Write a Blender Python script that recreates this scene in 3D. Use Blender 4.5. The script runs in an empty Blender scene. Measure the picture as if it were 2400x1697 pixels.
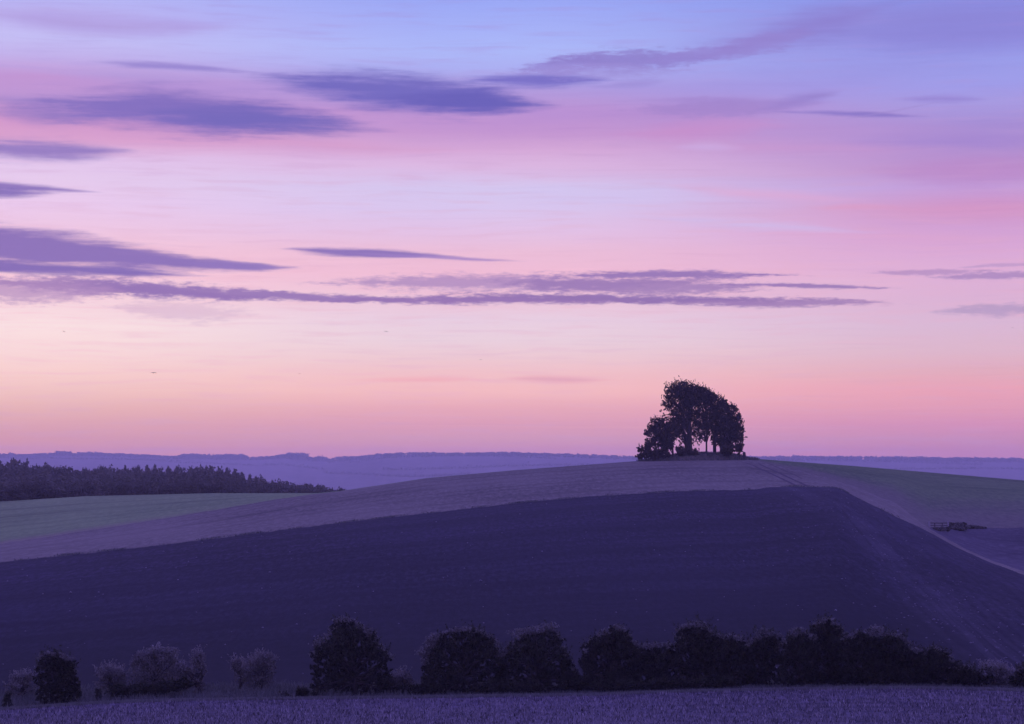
import bpy, math, random
import numpy as np
from mathutils import Vector, Matrix

# ------------------------------------------------------------------ camera
sc = bpy.context.scene
col = sc.collection
W0, H0 = 2400.0, 1697.0
FPX = 5198.0
HOR = 1100.0                       # row of the true horizon
PITCH = math.atan((HOR - H0 / 2) / FPX)
cd = bpy.data.cameras.new('camera')
cam = bpy.data.objects.new('camera', cd)
col.objects.link(cam)
cam.location = (0, 0, 0)
cam.rotation_euler = (math.pi / 2 + PITCH, 0, 0)
cd.sensor_width = 36.0
cd.lens = 36.0 * FPX / W0
cd.clip_start = 0.5
cd.clip_end = 20000
sc.camera = cam
sc.view_settings.view_transform = 'Standard'
sc.view_settings.look = 'None'
sc.view_settings.exposure = 0
sc.view_settings.gamma = 1
sc.cycles.use_denoising = True
sc.cycles.max_bounces = 5
sc.cycles.diffuse_bounces = 2
sc.cycles.glossy_bounces = 1
sc.cycles.transparent_max_bounces = 8
sc.cycles.volume_bounces = 0
sc.cycles.sample_clamp_indirect = 4

def azel(u, v):
    x = (u - W0 / 2) / FPX
    z = (H0 / 2 - v) / FPX
    cy = math.cos(PITCH) - z * math.sin(PITCH)
    cz = math.sin(PITCH) + z * math.cos(PITCH)
    return math.atan2(x, cy), math.atan2(cz, math.hypot(x, cy))

def place(u, v, r):
    a, e = azel(u, v)
    return Vector((r * math.sin(a), r * math.cos(a), r * math.tan(e)))

def lin(c):
    return tuple(((x / 255) / 12.92 if x / 255 <= .04045 else ((x / 255 + .055) / 1.055) ** 2.4) for x in c)

# ------------------------------------------------------------------ air and sky
HAZE_D = 1.42e-4
HAZE_TOP = 72.0
HAZE_R = 8300.0
HAZE_IN = (.31, .23, .64)           # what the lit air adds up to; used to get the sky colour BEHIND the air
def behind_air(c, el):
    d = HAZE_R if el <= HAZE_TOP / HAZE_R else HAZE_TOP / el
    T = math.exp(-HAZE_D * d)
    lu = .3 * c[0] + .55 * c[1] + .15 * c[2]
    c = tuple(x * .935 + lu * .065 for x in c)
    return tuple(max(.02, (ci - (1 - T) * h) / T) for ci, h in zip(lin(c), HAZE_IN))

world = bpy.data.worlds.new('World')
sc.world = world
world.use_nodes = True
nt = world.node_tree
nt.nodes.clear()
N = nt.nodes.new
L = nt.links.new
def put(n, i, v):
    if v is None: return
    if hasattr(v, 'is_output') or isinstance(v, bpy.types.NodeSocket): L(v, n.inputs[i])
    else: n.inputs[i].default_value = v
def math_(op, a, b=None, c=None, clamp=False):
    n = N('ShaderNodeMath'); n.operation = op; n.use_clamp = clamp
    put(n, 0, a); put(n, 1, b); put(n, 2, c)
    return n.outputs[0]
def vmath(op, a, b=None, c=None):
    n = N('ShaderNodeVectorMath'); n.operation = op
    put(n, 0, a); put(n, 1, b); put(n, 2, c)
    return n.outputs['Value'] if op in ('DOT_PRODUCT', 'LENGTH') else n.outputs[0]
def mixc(f, a, b):
    n = N('ShaderNodeMix'); n.data_type = 'RGBA'
    put(n, 0, f); put(n, 6, a); put(n, 7, b)
    return n.outputs[2]
def smooth(v, a, b, lo=0., hi=1.):
    n = N('ShaderNodeMapRange'); n.interpolation_type = 'SMOOTHSTEP'
    put(n, 0, v); put(n, 1, a); put(n, 2, b); put(n, 3, lo); put(n, 4, hi)
    return n.outputs[0]
def noise(vec, scale, detail=3, rough=.5, out=0):
    n = N('ShaderNodeTexNoise'); n.inputs['Scale'].default_value = 1
    n.inputs['Detail'].default_value = detail; n.inputs['Roughness'].default_value = rough
    L(vmath('MULTIPLY', vec, scale), n.inputs['Vector'])
    return n.outputs[out]
def ramp(fac, stops, mode='LINEAR'):
    n = N('ShaderNodeValToRGB'); cr = n.color_ramp; cr.interpolation = mode
    while len(cr.elements) > 1: cr.elements.remove(cr.elements[-1])
    cr.elements[0].position = stops[0][0]; cr.elements[0].color = (*stops[0][1], 1)
    for p, c in stops[1:]:
        e = cr.elements.new(p); e.color = (*c, 1)
    L(fac, n.inputs[0])
    return n.outputs[0]

tc = N('ShaderNodeTexCoord')
sep = N('ShaderNodeSeparateXYZ'); L(tc.outputs['Generated'], sep.inputs[0])
dx, dy, dz = sep.outputs
az = math_('MULTIPLY', math_('ARCTAN2', dx, dy), FPX)
el = math_('MULTIPLY', math_('ARCSINE', dz), FPX)
cb = N('ShaderNodeCombineXYZ'); L(az, cb.inputs[0]); L(el, cb.inputs[1]); cb.inputs[2].default_value = 1
P0 = cb.outputs[0]
n_big = noise(P0, (1 / 420, 1 / 90, 0), 2, .5, 1)
P1 = vmath('MULTIPLY_ADD', vmath('SUBTRACT', n_big, (.5, .5, .5)), (110, 26, 0), P0)
n_streak = noise(P1, (1 / 190, 1 / 13, 0), 4, .55)
n_fine = noise(P0, (1 / 44, 1 / 10, 0), 6, .7)
n_mix = math_('MULTIPLY_ADD', n_fine, .3, math_('MULTIPLY', n_streak, .7))

# colours down the sky at three azimuths (left, middle, right), row of the photo -> colour
SL = [(0,(183,184,250)),(60,(190,178,242)),(110,(197,190,247)),(150,(196,178,238)),(200,(196,150,215)),(240,(190,150,215)),(300,(215,152,205)),(345,(224,165,210)),(385,(228,198,238)),(430,(231,202,238)),(490,(236,202,238)),(540,(240,200,230)),(600,(247,198,218)),(660,(250,205,222)),(720,(250,214,224)),(775,(253,224,226)),(830,(252,216,218)),(880,(251,207,206)),(925,(243,194,194)),(965,(232,178,184)),(1000,(222,165,184)),(1030,(214,157,184)),(1060,(206,151,190)),(1100,(200,146,192))]
SM = [(0,(154,168,250)),(60,(164,176,251)),(120,(172,184,252)),(160,(172,176,246)),(210,(178,155,225)),(260,(192,148,214)),(310,(205,155,212)),(350,(216,168,218)),(390,(222,184,228)),(440,(214,198,240)),(490,(218,198,240)),(540,(228,194,232)),(590,(238,190,218)),(640,(242,188,214)),(700,(238,196,218)),(750,(234,206,226)),(800,(236,208,222)),(845,(240,200,210)),(880,(245,192,200)),(920,(247,188,194)),(955,(235,172,188)),(995,(222,160,188)),(1030,(209,156,192)),(1060,(199,147,195)),(1100,(194,142,196))]
SR = [(0,(134,146,236)),(60,(140,136,222)),(110,(146,144,230)),(170,(156,160,240)),(220,(160,156,236)),(260,(168,154,228)),(310,(168,142,216)),(360,(176,142,212)),(410,(190,142,206)),(450,(196,156,220)),(500,(212,148,200)),(550,(212,160,214)),(600,(220,168,216)),(650,(224,176,216)),(710,(222,178,214)),(770,(220,184,214)),(830,(224,182,204)),(880,(230,172,190)),(915,(236,165,186)),(960,(228,158,186)),(1000,(214,148,190)),(1030,(202,146,192)),(1060,(193,141,194)),(1100,(188,136,195))]
VLO = azel(1200, 1100)[1] * FPX
VHI = azel(1200, 0)[1] * FPX
def stops(S):
    out = []
    for v, c in reversed(S):
        e = azel(1200, v)[1]
        out.append(((e * FPX - VLO) / (VHI - VLO), behind_air(c, e)))
    return out
vfac = math_('MULTIPLY_ADD', math_('MULTIPLY_ADD', math_('SUBTRACT', n_streak, .5), 20, el), 1 / (VHI - VLO), -VLO / (VHI - VLO))
left, mid, right = (ramp(vfac, stops(S)) for S in (SL, SM, SR))
sky = mixc(smooth(az, -1150, -100), left, mid)
sky = mixc(smooth(az, 0, 1150), sky, right)
# streaks of thin high cloud
sky = mixc(smooth(n_streak, .46, .74, 0, .28), sky, mixc(smooth(el, 1000, 420), (*lin((168, 140, 215)), 1), (*lin((240, 182, 200)), 1)))

def cloud(u, v, a, b, tilt, c, op=1., soft=.55, nz='s', amp=1.35, c_el=None):
    global sky
    A, E = azel(u, v)
    a *= 1.15; b *= 1.5; soft += .25
    cu, cv = A * FPX, E * FPX
    t = math.radians(-tilt)
    ct, st = math.cos(t), math.sin(t)
    X = vmath('DOT_PRODUCT', P1 if nz != 'f' else PW, (ct / a, st / a, -(cu * ct + cv * st) / a))
    Y = vmath('DOT_PRODUCT', P1 if nz != 'f' else PW, (-st / b, ct / b, -(-cu * st + cv * ct) / b))
    d = math_('MULTIPLY_ADD', X, X, math_('ABSOLUTE', Y))
    d = math_('MULTIPLY_ADD', {'s': n_mix, 'f': n_fine}[nz], amp, d)
    m = smooth(d, 1 + amp * .5, 1 + amp * .5 - soft, 0, op)
    sky = mixc(m, sky, (*behind_air(c, E), 1))
PW = vmath('MULTIPLY_ADD', vmath('SUBTRACT', noise(P0, (1 / 130, 1 / 30, 0), 6, .68, 1), (.5, .5, .5)), (60, 13, 0), P1)

CL = [
 # soft pink and blue veils
 (210,52,270,30,3,(176,154,224),.8,.9),(420,55,140,14,1,(176,155,226),.7,.9),
 (60,205,330,36,1,(196,150,214),.6,1.2),(470,205,320,26,2,(180,148,220),.6,1.1),
 (300,322,430,24,1,(214,154,206),.55,1.1),(760,340,330,20,2,(216,154,204),.65,1.1),(1100,300,420,46,2,(192,144,212),.6,1.2),
 (1650,262,300,30,-2,(172,134,208),.8,1.0),(1640,305,230,26,-3,(206,142,204),.85,.9),(1880,345,420,22,2,(205,150,208),.6,1.1),
 (2260,330,300,22,2,(164,134,212),.75,1.),(2280,405,260,34,2,(190,138,204),.75,1.),(2250,492,320,22,2,(218,154,200),.4,1.1),(2000,484,130,9,1,(224,156,198),.5,.9),
 (1780,455,260,16,5,(228,168,212),.6,1.),(2050,552,400,24,2,(226,164,208),.5,1.2),(1760,528,300,14,4,(206,192,240),.55,1.),(1420,462,330,26,2,(210,196,242),.5,1.),
 (1660,345,80,12,0,(206,180,234),.5,1.),(1500,400,500,30,1,(216,172,220),.4,1.2),
 (1420,286,520,46,0,(188,142,212),.6,1.2),(1250,262,300,22,2,(182,142,216),.5,1.),(1900,300,400,40,2,(190,146,212),.5,1.2),
 # violet wisps, upper right
 (1950,110,620,80,-4,(150,142,226),.5,1.4),(1980,60,480,50,-6,(146,136,218),.5,1.2),(1750,205,420,40,0,(162,148,228),.45,1.3),(1720,112,200,22,-12,(150,132,212),.7,.9),(1920,58,190,42,-12,(142,126,210),.8,1.),
 (2240,80,360,52,1,(138,130,216),.75,1.1),(2080,165,420,34,0,(152,142,224),.5,1.2),
 (1250,188,200,15,1,(122,112,204),.95,.6),(1480,198,90,12,-4,(150,134,214),.6,.9),
 (1860,236,110,18,-12,(150,128,208),.8,.8),(1690,240,260,15,1,(162,134,210),.75,.9),(1985,268,190,6,4,(138,118,204),.85,.7),(2200,233,120,10,1,(148,130,214),.8,.8),(2090,262,120,3,-8,(160,138,212),.5,.8),
 # dark slate-violet bars
 (400,158,200,10,1.5,(150,132,212),.85,.7),(300,180,220,16,2,(176,156,224),.5,1.),
 (110,236,300,13,1.5,(164,134,206),.8,.8),(130,268,180,30,1,(150,124,200),.85,.8),
 (440,266,400,50,2,(132,112,196),.95,.6),(610,286,290,34,2.5,(118,106,192),.9,.7),
 (940,214,345,46,4.5,(114,106,196),.95,.6),(1110,238,215,26,1.5,(106,98,190),.9,.6),
 (70,350,240,24,1,(150,124,198),.95,.7),(20,437,190,10,3,(142,116,192),.95,.6),(-10,452,150,12,0,(136,112,190),.95,.6),
 (20,572,390,34,3,(146,118,190),1,.45),(160,602,520,20,2,(146,118,190),1,.45),(560,620,140,9,1,(150,122,194),.9,.5),(60,630,400,14,1,(140,114,188),1,.45),
 (860,593,190,10,1.5,(140,114,190),.95,.5),(1020,603,200,5,2.5,(160,128,200),.8,.7),
]
CF = [
 (1325,156,130,20,-3,(150,134,214),.85),(1470,142,190,24,-1,(144,128,208),.9),(1400,170,230,16,0,(158,142,218),.6),(1620,132,150,16,-8,(150,134,214),.75),(1780,105,150,20,-12,(150,132,212),.7),(1660,258,190,20,0,(164,134,208),.7),
 (320,676,380,20,2,(158,124,188),1),(420,684,420,12,2,(154,120,186),1),(60,680,240,26,0,(182,142,194),.75),(720,694,330,9,3,(160,126,188),1),(1180,704,460,11,0,(156,120,184),1),(1520,700,440,11,1,(152,118,182),1),
 (1840,709,270,8,.5,(164,128,186),.9),(1180,664,440,20,0,(172,136,194),.8),(1480,668,330,22,1,(158,124,186),.85),(1570,644,290,8,.5,(158,124,188),1),(1880,669,220,6,2,(160,126,188),.95),
 (2180,635,150,7,1,(180,140,196),.75),(2350,646,180,8,1,(172,136,194),.85),(2350,623,100,4,0,(184,146,200),.6),(2320,724,150,12,0,(176,150,196),.7),(430,728,170,22,2,(218,182,210),.6),
]
CH = [(980,892,170,8,.5,(246,172,186),.7,1.),(1300,889,130,9,-1,(226,158,186),.8,1.),(2100,912,520,30,1,(238,162,186),.35,1.2),(1500,1003,900,2.2,.3,(240,188,196),.13,.9)]
for c in CL: cloud(*c[:6], op=c[6], soft=c[7])
for c in CF: cloud(*c[:6], op=c[6], soft=.5, nz='f', amp=1.9)
for c in CH: cloud(*c[:6], op=c[6], soft=c[7], amp=.5)
# fine drawn-out strands over everything
str2 = noise(P1, (1 / 330, 1 / 6.5, 0), 3, .6)
sky = mixc(smooth(str2, .52, .78, 0, .30), sky, vmath('MULTIPLY', sky, (.86, .80, .92)))
sky = mixc(smooth(str2, .46, .22, 0, .30), sky, vmath('MULTIPLY', sky, (1.10, 1.10, 1.05)))

# the sky overhead and behind the camera: deep violet blue of dusk
ZEN = (.46, .38, 1.75)
BACK = (.42, .30, .95)
over = ramp(math_('MULTIPLY', dz, 1.), [(0, BACK), (.12, (.46, .34, 1.3)), (.35, ZEN), (1, (.30, .25, 1.3))])
sky = mixc(smooth(dz, .235, .36), sky, over)
front = smooth(dy, -.25, .65)
sky = mixc(front, over, sky)
bg = N('ShaderNodeBackground'); L(sky, bg.inputs[0]); bg.inputs[1].default_value = 1
wo = N('ShaderNodeOutputWorld'); L(bg.outputs[0], wo.inputs[0])
world.cycles.sampling_method = 'MANUAL'
world.cycles.sample_map_resolution = 512

# afterglow, very weak and wide
sl = bpy.data.lights.new('sun', 'SUN')
sl.energy = .12; sl.angle = math.radians(25); sl.color = (1, .62, .7)
sun = bpy.data.objects.new('sun', sl); col.objects.link(sun)
sun.rotation_euler = Vector((.75, -1, -.16)).to_track_quat('-Z', 'Y').to_euler()

# ------------------------------------------------------------------ helpers
def set_tags(o, label=None, cat=None, group=None, kind=None):
    if label: o['label'] = label
    if cat: o['category'] = cat
    if group: o['group'] = group
    if kind: o['kind'] = kind
    return o

def mesh_np(name, verts, faces, mat, parent=None, smooth_=False, attrs=None, k=4):
    """verts (n,3); faces (m,k) ints or list of lists"""
    me = bpy.data.meshes.new(name)
    verts = np.asarray(verts, dtype=np.float32)
    if isinstance(faces, np.ndarray):
        m, k = faces.shape
        me.vertices.add(len(verts)); me.vertices.foreach_set('co', verts.ravel())
        me.loops.add(m * k); me.loops.foreach_set('vertex_index', faces.astype(np.int32).ravel())
        me.polygons.add(m); me.polygons.foreach_set('loop_start', np.arange(0, m * k, k, dtype=np.int32))
        me.update(calc_edges=True)
    else:
        me.from_pydata([tuple(map(float, v)) for v in verts], [], faces)
    for an, (typ, data) in (attrs or {}).items():
        at = me.attributes.new(an, typ, 'POINT')
        at.data.foreach_set('value' if typ == 'FLOAT' else 'vector', np.asarray(data, dtype=np.float32).ravel())
    if mat: me.materials.append(mat)
    if smooth_: me.polygons.foreach_set('use_smooth', [True] * len(me.polygons))
    me.validate()
    o = bpy.data.objects.new(name, me)
    col.objects.link(o)
    if parent: o.parent = parent
    return o

def empty(name, loc, label=None, cat=None, group=None):
    o = bpy.data.objects.new(name, None); col.objects.link(o)
    o.location = loc; o.empty_display_size = .5
    return set_tags(o, label, cat, group)

class MB:
    def __init__(s): s.v = []; s.f = []
    def tube(s, pts, rad, n=6, cap=True):
        pts = [Vector(p) for p in pts]
        base = len(s.v)
        for i, p in enumerate(pts):
            d = (pts[min(i + 1, len(pts) - 1)] - pts[max(i - 1, 0)])
            if d.length < 1e-6: d = Vector((0, 0, 1))
            d.normalize()
            a = d.orthogonal().normalized(); b = d.cross(a)
            # keep a stable frame for near vertical tubes
            if abs(d.z) > .3:
                a = Vector((1, 0, 0)) - d * d.x; a.normalize(); b = d.cross(a)
            for k in range(n):
                t = 2 * math.pi * k / n
                s.v.append(p + (a * math.cos(t) + b * math.sin(t)) * rad[i])
        for i in range(len(pts) - 1):
            for k in range(n):
                k2 = (k + 1) % n
                s.f.append([base + i * n + k, base + i * n + k2, base + (i + 1) * n + k2, base + (i + 1) * n + k])
        if cap:
            s.f.append([base + k for k in range(n)][::-1])
            s.f.append([base + (len(pts) - 1) * n + k for k in range(n)])
    def box(s, c, h, rz=0, bev=0):
        c = Vector(c); b = len(s.v)
        R = Matrix.Rotation(rz, 3, 'Z')
        for z in (-1, 1):
            for y in (-1, 1):
                for x in (-1, 1):
                    s.v.append(c + R @ Vector((x * h[0], y * h[1], z * h[2])))
        for q in ((0,2,3,1),(4,5,7,6),(0,1,5,4),(2,6,7,3),(0,4,6,2),(1,3,7,5)):
            s.f.append([b + i for i in q])
    def build(s, name, mat, parent=None, sm=False):
        return mesh_np(name, [tuple(v) for v in s.v] if s.v else [], s.f, mat, parent, sm)

# ------------------------------------------------------------------ materials
def new_mat(name):
    m = bpy.data.materials.new(name); m.use_nodes = True
    t = m.node_tree; t.nodes.clear()
    out = t.nodes.new('ShaderNodeOutputMaterial')
    bs = t.nodes.new('ShaderNodeBsdfPrincipled')
    bs.inputs['Roughness'].default_value = .95
    bs.inputs['Specular IOR Level'].default_value = .08
    t.links.new(bs.outputs[0], out.inputs[0])
    return m, t, bs, out

class MT:
    """small node helper for one material tree"""
    def __init__(s, t): s.t = t
    def put(s, n, i, v):
        if v is None: return
        if isinstance(v, bpy.types.NodeSocket): s.t.links.new(v, n.inputs[i])
        else: n.inputs[i].default_value = v
    def attr(s, name, out='Fac'):
        n = s.t.nodes.new('ShaderNodeAttribute'); n.attribute_name = name; return n.outputs[out]
    def pos(s): return s.t.nodes.new('ShaderNodeNewGeometry').outputs['Position']
    def noise(s, vec, scale, detail=4, rough=.55, dist=0.):
        m = s.t.nodes.new('ShaderNodeVectorMath'); m.operation = 'MULTIPLY'
        s.t.links.new(vec, m.inputs[0]); m.inputs[1].default_value = scale
        n = s.t.nodes.new('ShaderNodeTexNoise'); n.inputs['Scale'].default_value = 1
        n.inputs['Detail'].default_value = detail; n.inputs['Roughness'].default_value = rough
        n.inputs['Distortion'].default_value = dist
        s.t.links.new(m.outputs[0], n.inputs['Vector'])
        return n.outputs[0]
    def voro(s, vec, scale):
        m = s.t.nodes.new('ShaderNodeVectorMath'); m.operation = 'MULTIPLY'
        s.t.links.new(vec, m.inputs[0]); m.inputs[1].default_value = scale
        n = s.t.nodes.new('ShaderNodeTexVoronoi'); n.inputs['Scale'].default_value = 1
        s.t.links.new(m.outputs[0], n.inputs['Vector'])
        return n
    def rng(s, v, a, b, lo=0., hi=1.):
        n = s.t.nodes.new('ShaderNodeMapRange'); n.interpolation_type = 'SMOOTHSTEP'
        s.put(n, 0, v); s.put(n, 1, a); s.put(n, 2, b); s.put(n, 3, lo); s.put(n, 4, hi)
        return n.outputs[0]
    def m(s, op, a, b=None, c=None):
        n = s.t.nodes.new('ShaderNodeMath'); n.operation = op
        s.put(n, 0, a); s.put(n, 1, b); s.put(n, 2, c)
        return n.outputs[0]
    def mix(s, f, a, b):
        n = s.t.nodes.new('ShaderNodeMix'); n.data_type = 'RGBA'
        s.put(n, 0, f)
        s.put(n, 6, (*a, 1) if isinstance(a, tuple) else a); s.put(n, 7, (*b, 1) if isinstance(b, tuple) else b)
        return n.outputs[2]
    def bump(s, h, strength, dist, bs):
        n = s.t.nodes.new('ShaderNodeBump'); n.inputs['Strength'].default_value = strength
        n.inputs['Distance'].default_value = dist
        s.t.links.new(h, n.inputs['Height']); s.t.links.new(n.outputs[0], bs.inputs['Normal'])

def soil_mat():
    m, t, bs, _ = new_mat('ploughed_soil'); k = MT(t)
    p = k.pos(); q = k.attr('suv', 'Vector')
    g = k.noise(p, (1.7, .34, 0), 5, .8)
    big = k.noise(p, (.02, .012, 0), 3, .5)
    fur = k.noise(q, (.012, .55, 0), 3, .6)
    c = k.mix(k.rng(g, .38, .66), tuple(x * .45 for x in SOIL[0]), tuple(x * 1.2 for x in SOIL[1]))
    st = k.noise(q, (.035, .6, 0), 4, .7)
    c = k.mix(k.rng(st, .5, .68, 0, .7), c, SOIL[1])
    c = k.mix(k.rng(fur, .4, .65, 0, .6), c, tuple(x * .6 for x in SOIL[2]))
    c = k.mix(k.rng(big, .35, .7, 0, .5), c, SOIL[3])
    band = k.noise(q, (.006, .09, 0), 3, .6)
    c = k.mix(k.rng(band, .42, .62, 0, .45), c, tuple(x * .55 for x in SOIL[2]))
    # soil colour darkens towards the foot of the slope
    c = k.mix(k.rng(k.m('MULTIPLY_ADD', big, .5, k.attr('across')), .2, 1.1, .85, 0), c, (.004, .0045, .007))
    # chalky brash where the soil is thin, down the right-hand shoulder
    ch = k.attr('chalk')
    cn = k.noise(p, (1.5, .3, 0), 5, .85)
    cp = k.noise(p, (.06, .035, 0), 3, .6)
    fl = k.noise(q, (0, .02, .42), 3, .6)
    th = k.m('MULTIPLY', k.m('MULTIPLY', ch, k.rng(cp, .28, .60)), k.rng(fl, .36, .60, .25, 1.25))
    c = k.mix(k.m('MULTIPLY', k.rng(cn, .56, .72), th), c, SOIL[4])
    c = k.mix(k.m('MULTIPLY', th, .16), c, SOIL[4])
    t.links.new(c, bs.inputs['Base Color'])
    k.bump(g, .6, .12, bs)
    return m
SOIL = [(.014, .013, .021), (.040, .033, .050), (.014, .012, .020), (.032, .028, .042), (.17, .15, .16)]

def field_mat(name, a, b, tan=None, line=(.25, .8), edge=None):
    """crop or stubble: fine grain plus drill lines that run along the field"""
    m, t, bs, _ = new_mat(name); k = MT(t)
    p = k.pos(); q = k.attr('suv', 'Vector')
    g = k.noise(p, (1.3, .22, 0), 5, .8)
    rows = k.noise(q, (.008, line[1], 0), 3, .65)
    big = k.noise(p, (.03, .012, 0), 4, .55)
    c = k.mix(k.rng(g, .36, .66), tuple(x * .85 for x in a), tuple(x * 1.1 for x in b))
    c = k.mix(k.rng(rows, .46, .64, 0, .75), c, tuple(x * .62 for x in a))
    c = k.mix(k.rng(big, .38, .68, 0, .5), c, tuple(x * 1.25 for x in b))
    if tan:
        ac = k.attr('across')
        n = k.noise(q, (.02, .06, 0), 3, .5)
        f = k.rng(k.m('MULTIPLY_ADD', n, .5, ac), edge[0], edge[1])
        c = k.mix(f, k.mix(k.rng(g, .3, .72), tan[0], tan[1]), c)
    t.links.new(c, bs.inputs['Base Color'])
    k.bump(g, .5, .1, bs)
    return m

def leaf_mat(name, a, b, trans=.25):
    m, t, bs, out = new_mat(name); k = MT(t)
    v = k.attr('tone')
    c = k.mix(v, a, b)
    t.links.new(c, bs.inputs['Base Color'])
    bs.inputs['Roughness'].default_value = .75
    tr = t.nodes.new('ShaderNodeBsdfTranslucent'); t.links.new(c, tr.inputs[0])
    mx = t.nodes.new('ShaderNodeMixShader'); mx.inputs[0].default_value = trans
    t.links.new(bs.outputs[0], mx.inputs[1]); t.links.new(tr.outputs[0], mx.inputs[2])
    t.links.new(mx.outputs[0], out.inputs[0])
    return m

def plain_mat(name, a, b, sc_=3.):
    m, t, bs, _ = new_mat(name); k = MT(t)
    c = k.mix(k.rng(k.noise(k.pos(), (sc_, sc_, sc_ * .4), 5, .7), .3, .7), a, b)
    t.links.new(c, bs.inputs['Base Color'])
    return m

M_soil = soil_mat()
M_stub = field_mat('barley_stubble', (.095, .083, .060), (.165, .145, .10), line=(.25, .32))
M_near = field_mat('near_stubble', (.034, .029, .036), (.12, .10, .11), line=(.25, .9))
M_greenL = field_mat('young_crop', (.125, .18, .064), (.175, .235, .082), tan=((.17, .14, .09), (.21, .175, .11)), edge=(.15, .42), line=(.3, .12))
M_greenR = field_mat('grass_crop', (.060, .090, .036), (.112, .150, .056), tan=((.09, .08, .058), (.15, .135, .09)), edge=(.28, .85), line=(.3, .2))
M_rough = field_mat('lower_field_soil', (.045, .038, .046), (.085, .072, .076), line=(.3, .5))
M_strip = field_mat('dry_grass_strip', (.12, .09, .09), (.22, .17, .15), line=(.3, .5))
M_verge = field_mat('verge_turf', (.022, .026, .020), (.06, .06, .045), line=(.3, .8))
M_far = field_mat('far_farmland', (.05, .05, .04), (.13, .11, .085), line=(.3, .02))
M_mound = field_mat('mound_grass', (.05, .05, .03), (.12, .10, .06), line=(.3, .8))
M_bark = plain_mat('bark', (.025, .02, .018), (.06, .05, .04), 5)
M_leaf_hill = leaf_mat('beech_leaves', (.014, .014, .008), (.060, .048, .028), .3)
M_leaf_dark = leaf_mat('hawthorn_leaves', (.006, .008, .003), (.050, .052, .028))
M_leaf_mid = leaf_mat('blackthorn_leaves', (.06, .058, .042), (.27, .25, .195))
M_pale = leaf_mat('downy_seed_heads', (.09, .086, .068), (.30, .285, .235))
M_leaf_wood = leaf_mat('plantation_leaves', (.075, .075, .05), (.20, .185, .12))
M_leaf_far = leaf_mat('far_leaves', (.05, .06, .035), (.11, .11, .06))
M_wood_pale = plain_mat('weathered_timber', (.20, .18, .16), (.30, .27, .24), 8)
M_wood_dark = plain_mat('dark_timber', (.035, .028, .03), (.08, .065, .06), 8)
M_stone = plain_mat('chalk_stone', (.12, .11, .11), (.24, .22, .22), 8)
M_track = plain_mat('bare_track_soil', (.05, .036, .045), (.08, .06, .06), 1)
M_bird = plain_mat('dark_feathers', (.01, .01, .012), (.03, .025, .025), 9)
M_blade = leaf_mat('dry_grass_blades', (.055, .062, .05), (.20, .20, .155))
M_stalk = leaf_mat('stubble_stalks', (.022, .019, .024), (.34, .30, .28), .15)

# ------------------------------------------------------------------ terrain
def curve(pts, rr):
    """pts (u,v), rr (u,r) -> function az -> (el, r)"""
    A, E = [], []
    for u, v in pts:
        a, e = azel(u, v); A.append(a); E.append(e)
    ra = [azel(u, 1200)[0] for u, _ in rr]; rv = [r for _, r in rr]
    return lambda az: (np.interp(az, A, E), np.interp(az, ra, rv))
cE1 = curve([(-300,1672),(0,1665),(230,1650),(430,1643),(690,1640),(1040,1636),(1380,1631),(1640,1622),(1900,1617),(2120,1614),(2400,1621),(2700,1625)], [(0,150),(2400,150)])
cE2 = curve([(-300,1632),(0,1625),(200,1618),(640,1607),(1380,1601),(2000,1598),(2400,1600),(2700,1602)], [(0,161),(2400,161)])
E3P = [(-300,1342),(0,1318),(200,1297),(400,1275),(600,1250),(850,1219),(1000,1203),(1200,1180),(1400,1162),(1600,1151),(1780,1147),(1790,1143),(1860,1140),(1950,1142),(1970,1146),(2010,1167),(2100,1211),(2180,1248),(2260,1292),(2330,1322),(2400,1346),(2700,1430)]
cE3 = curve(E3P, [(-300,240),(0,262),(850,310),(1400,345),(1800,360),(1960,355),(2180,300),(2400,245),(2700,200)])
TP = [(-300,1302),(0,1276),(150,1252),(300,1229),(500,1196),(640,1172),(720,1160),(800,1151),(1000,1121),(1200,1103),(1500,1081),(1640,1077),(1765,1077),(1900,1108),(2000,1138),(2100,1180),(2180,1240),(2260,1285.5),(2330,1316),(2400,1340),(2700,1420)]
cT = curve(TP, [(-300,270),(0,300),(500,370),(800,428),(1200,445),(1765,450),(1900,410),(2000,390),(2100,350),(2180,310),(2400,250),(2700,205)])
LP = TP[:-4] + [(2170,1233.75),(2182,1236),(2240,1238),(2400,1237),(2700,1250)]
cL = curve(LP, [(-300,270),(0,300),(500,370),(800,428),(1200,445),(1765,450),(1900,410),(2000,390),(2100,350),(2170,315),(2182,313.5),(2260,325),(2400,335),(2700,330)])
cC = curve([(-300,1200),(0,1176),(200,1163),(500,1156),(740,1156),(800,1150.5),(1000,1120.5),(1200,1102.5),(1500,1080),(1640,1076),(1780,1076),(2000,1092),(2400,1126),(2700,1155)],
           [(-300,450),(0,450),(740,450),(800,434),(1200,452),(1780,454),(2400,452),(2700,440)])
SK = [(-600,1066),(0,1062),(60,1064),(110,1061),(330,1064),(420,1069),(600,1071),(660,1067),(775,1076),(850,1068),(900,1063),(1019,1061),(1202,1060),(1340,1064),(1495,1071),(1640,1072),(1760,1071),(1860,1070),(2000,1072),(2200,1075),(2400,1076),(3000,1080)]
cK = curve([(u, v + 4) for u, v in SK], [(-600,6900),(600,6900),(900,6200),(1500,6000),(2400,6600)])

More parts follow.
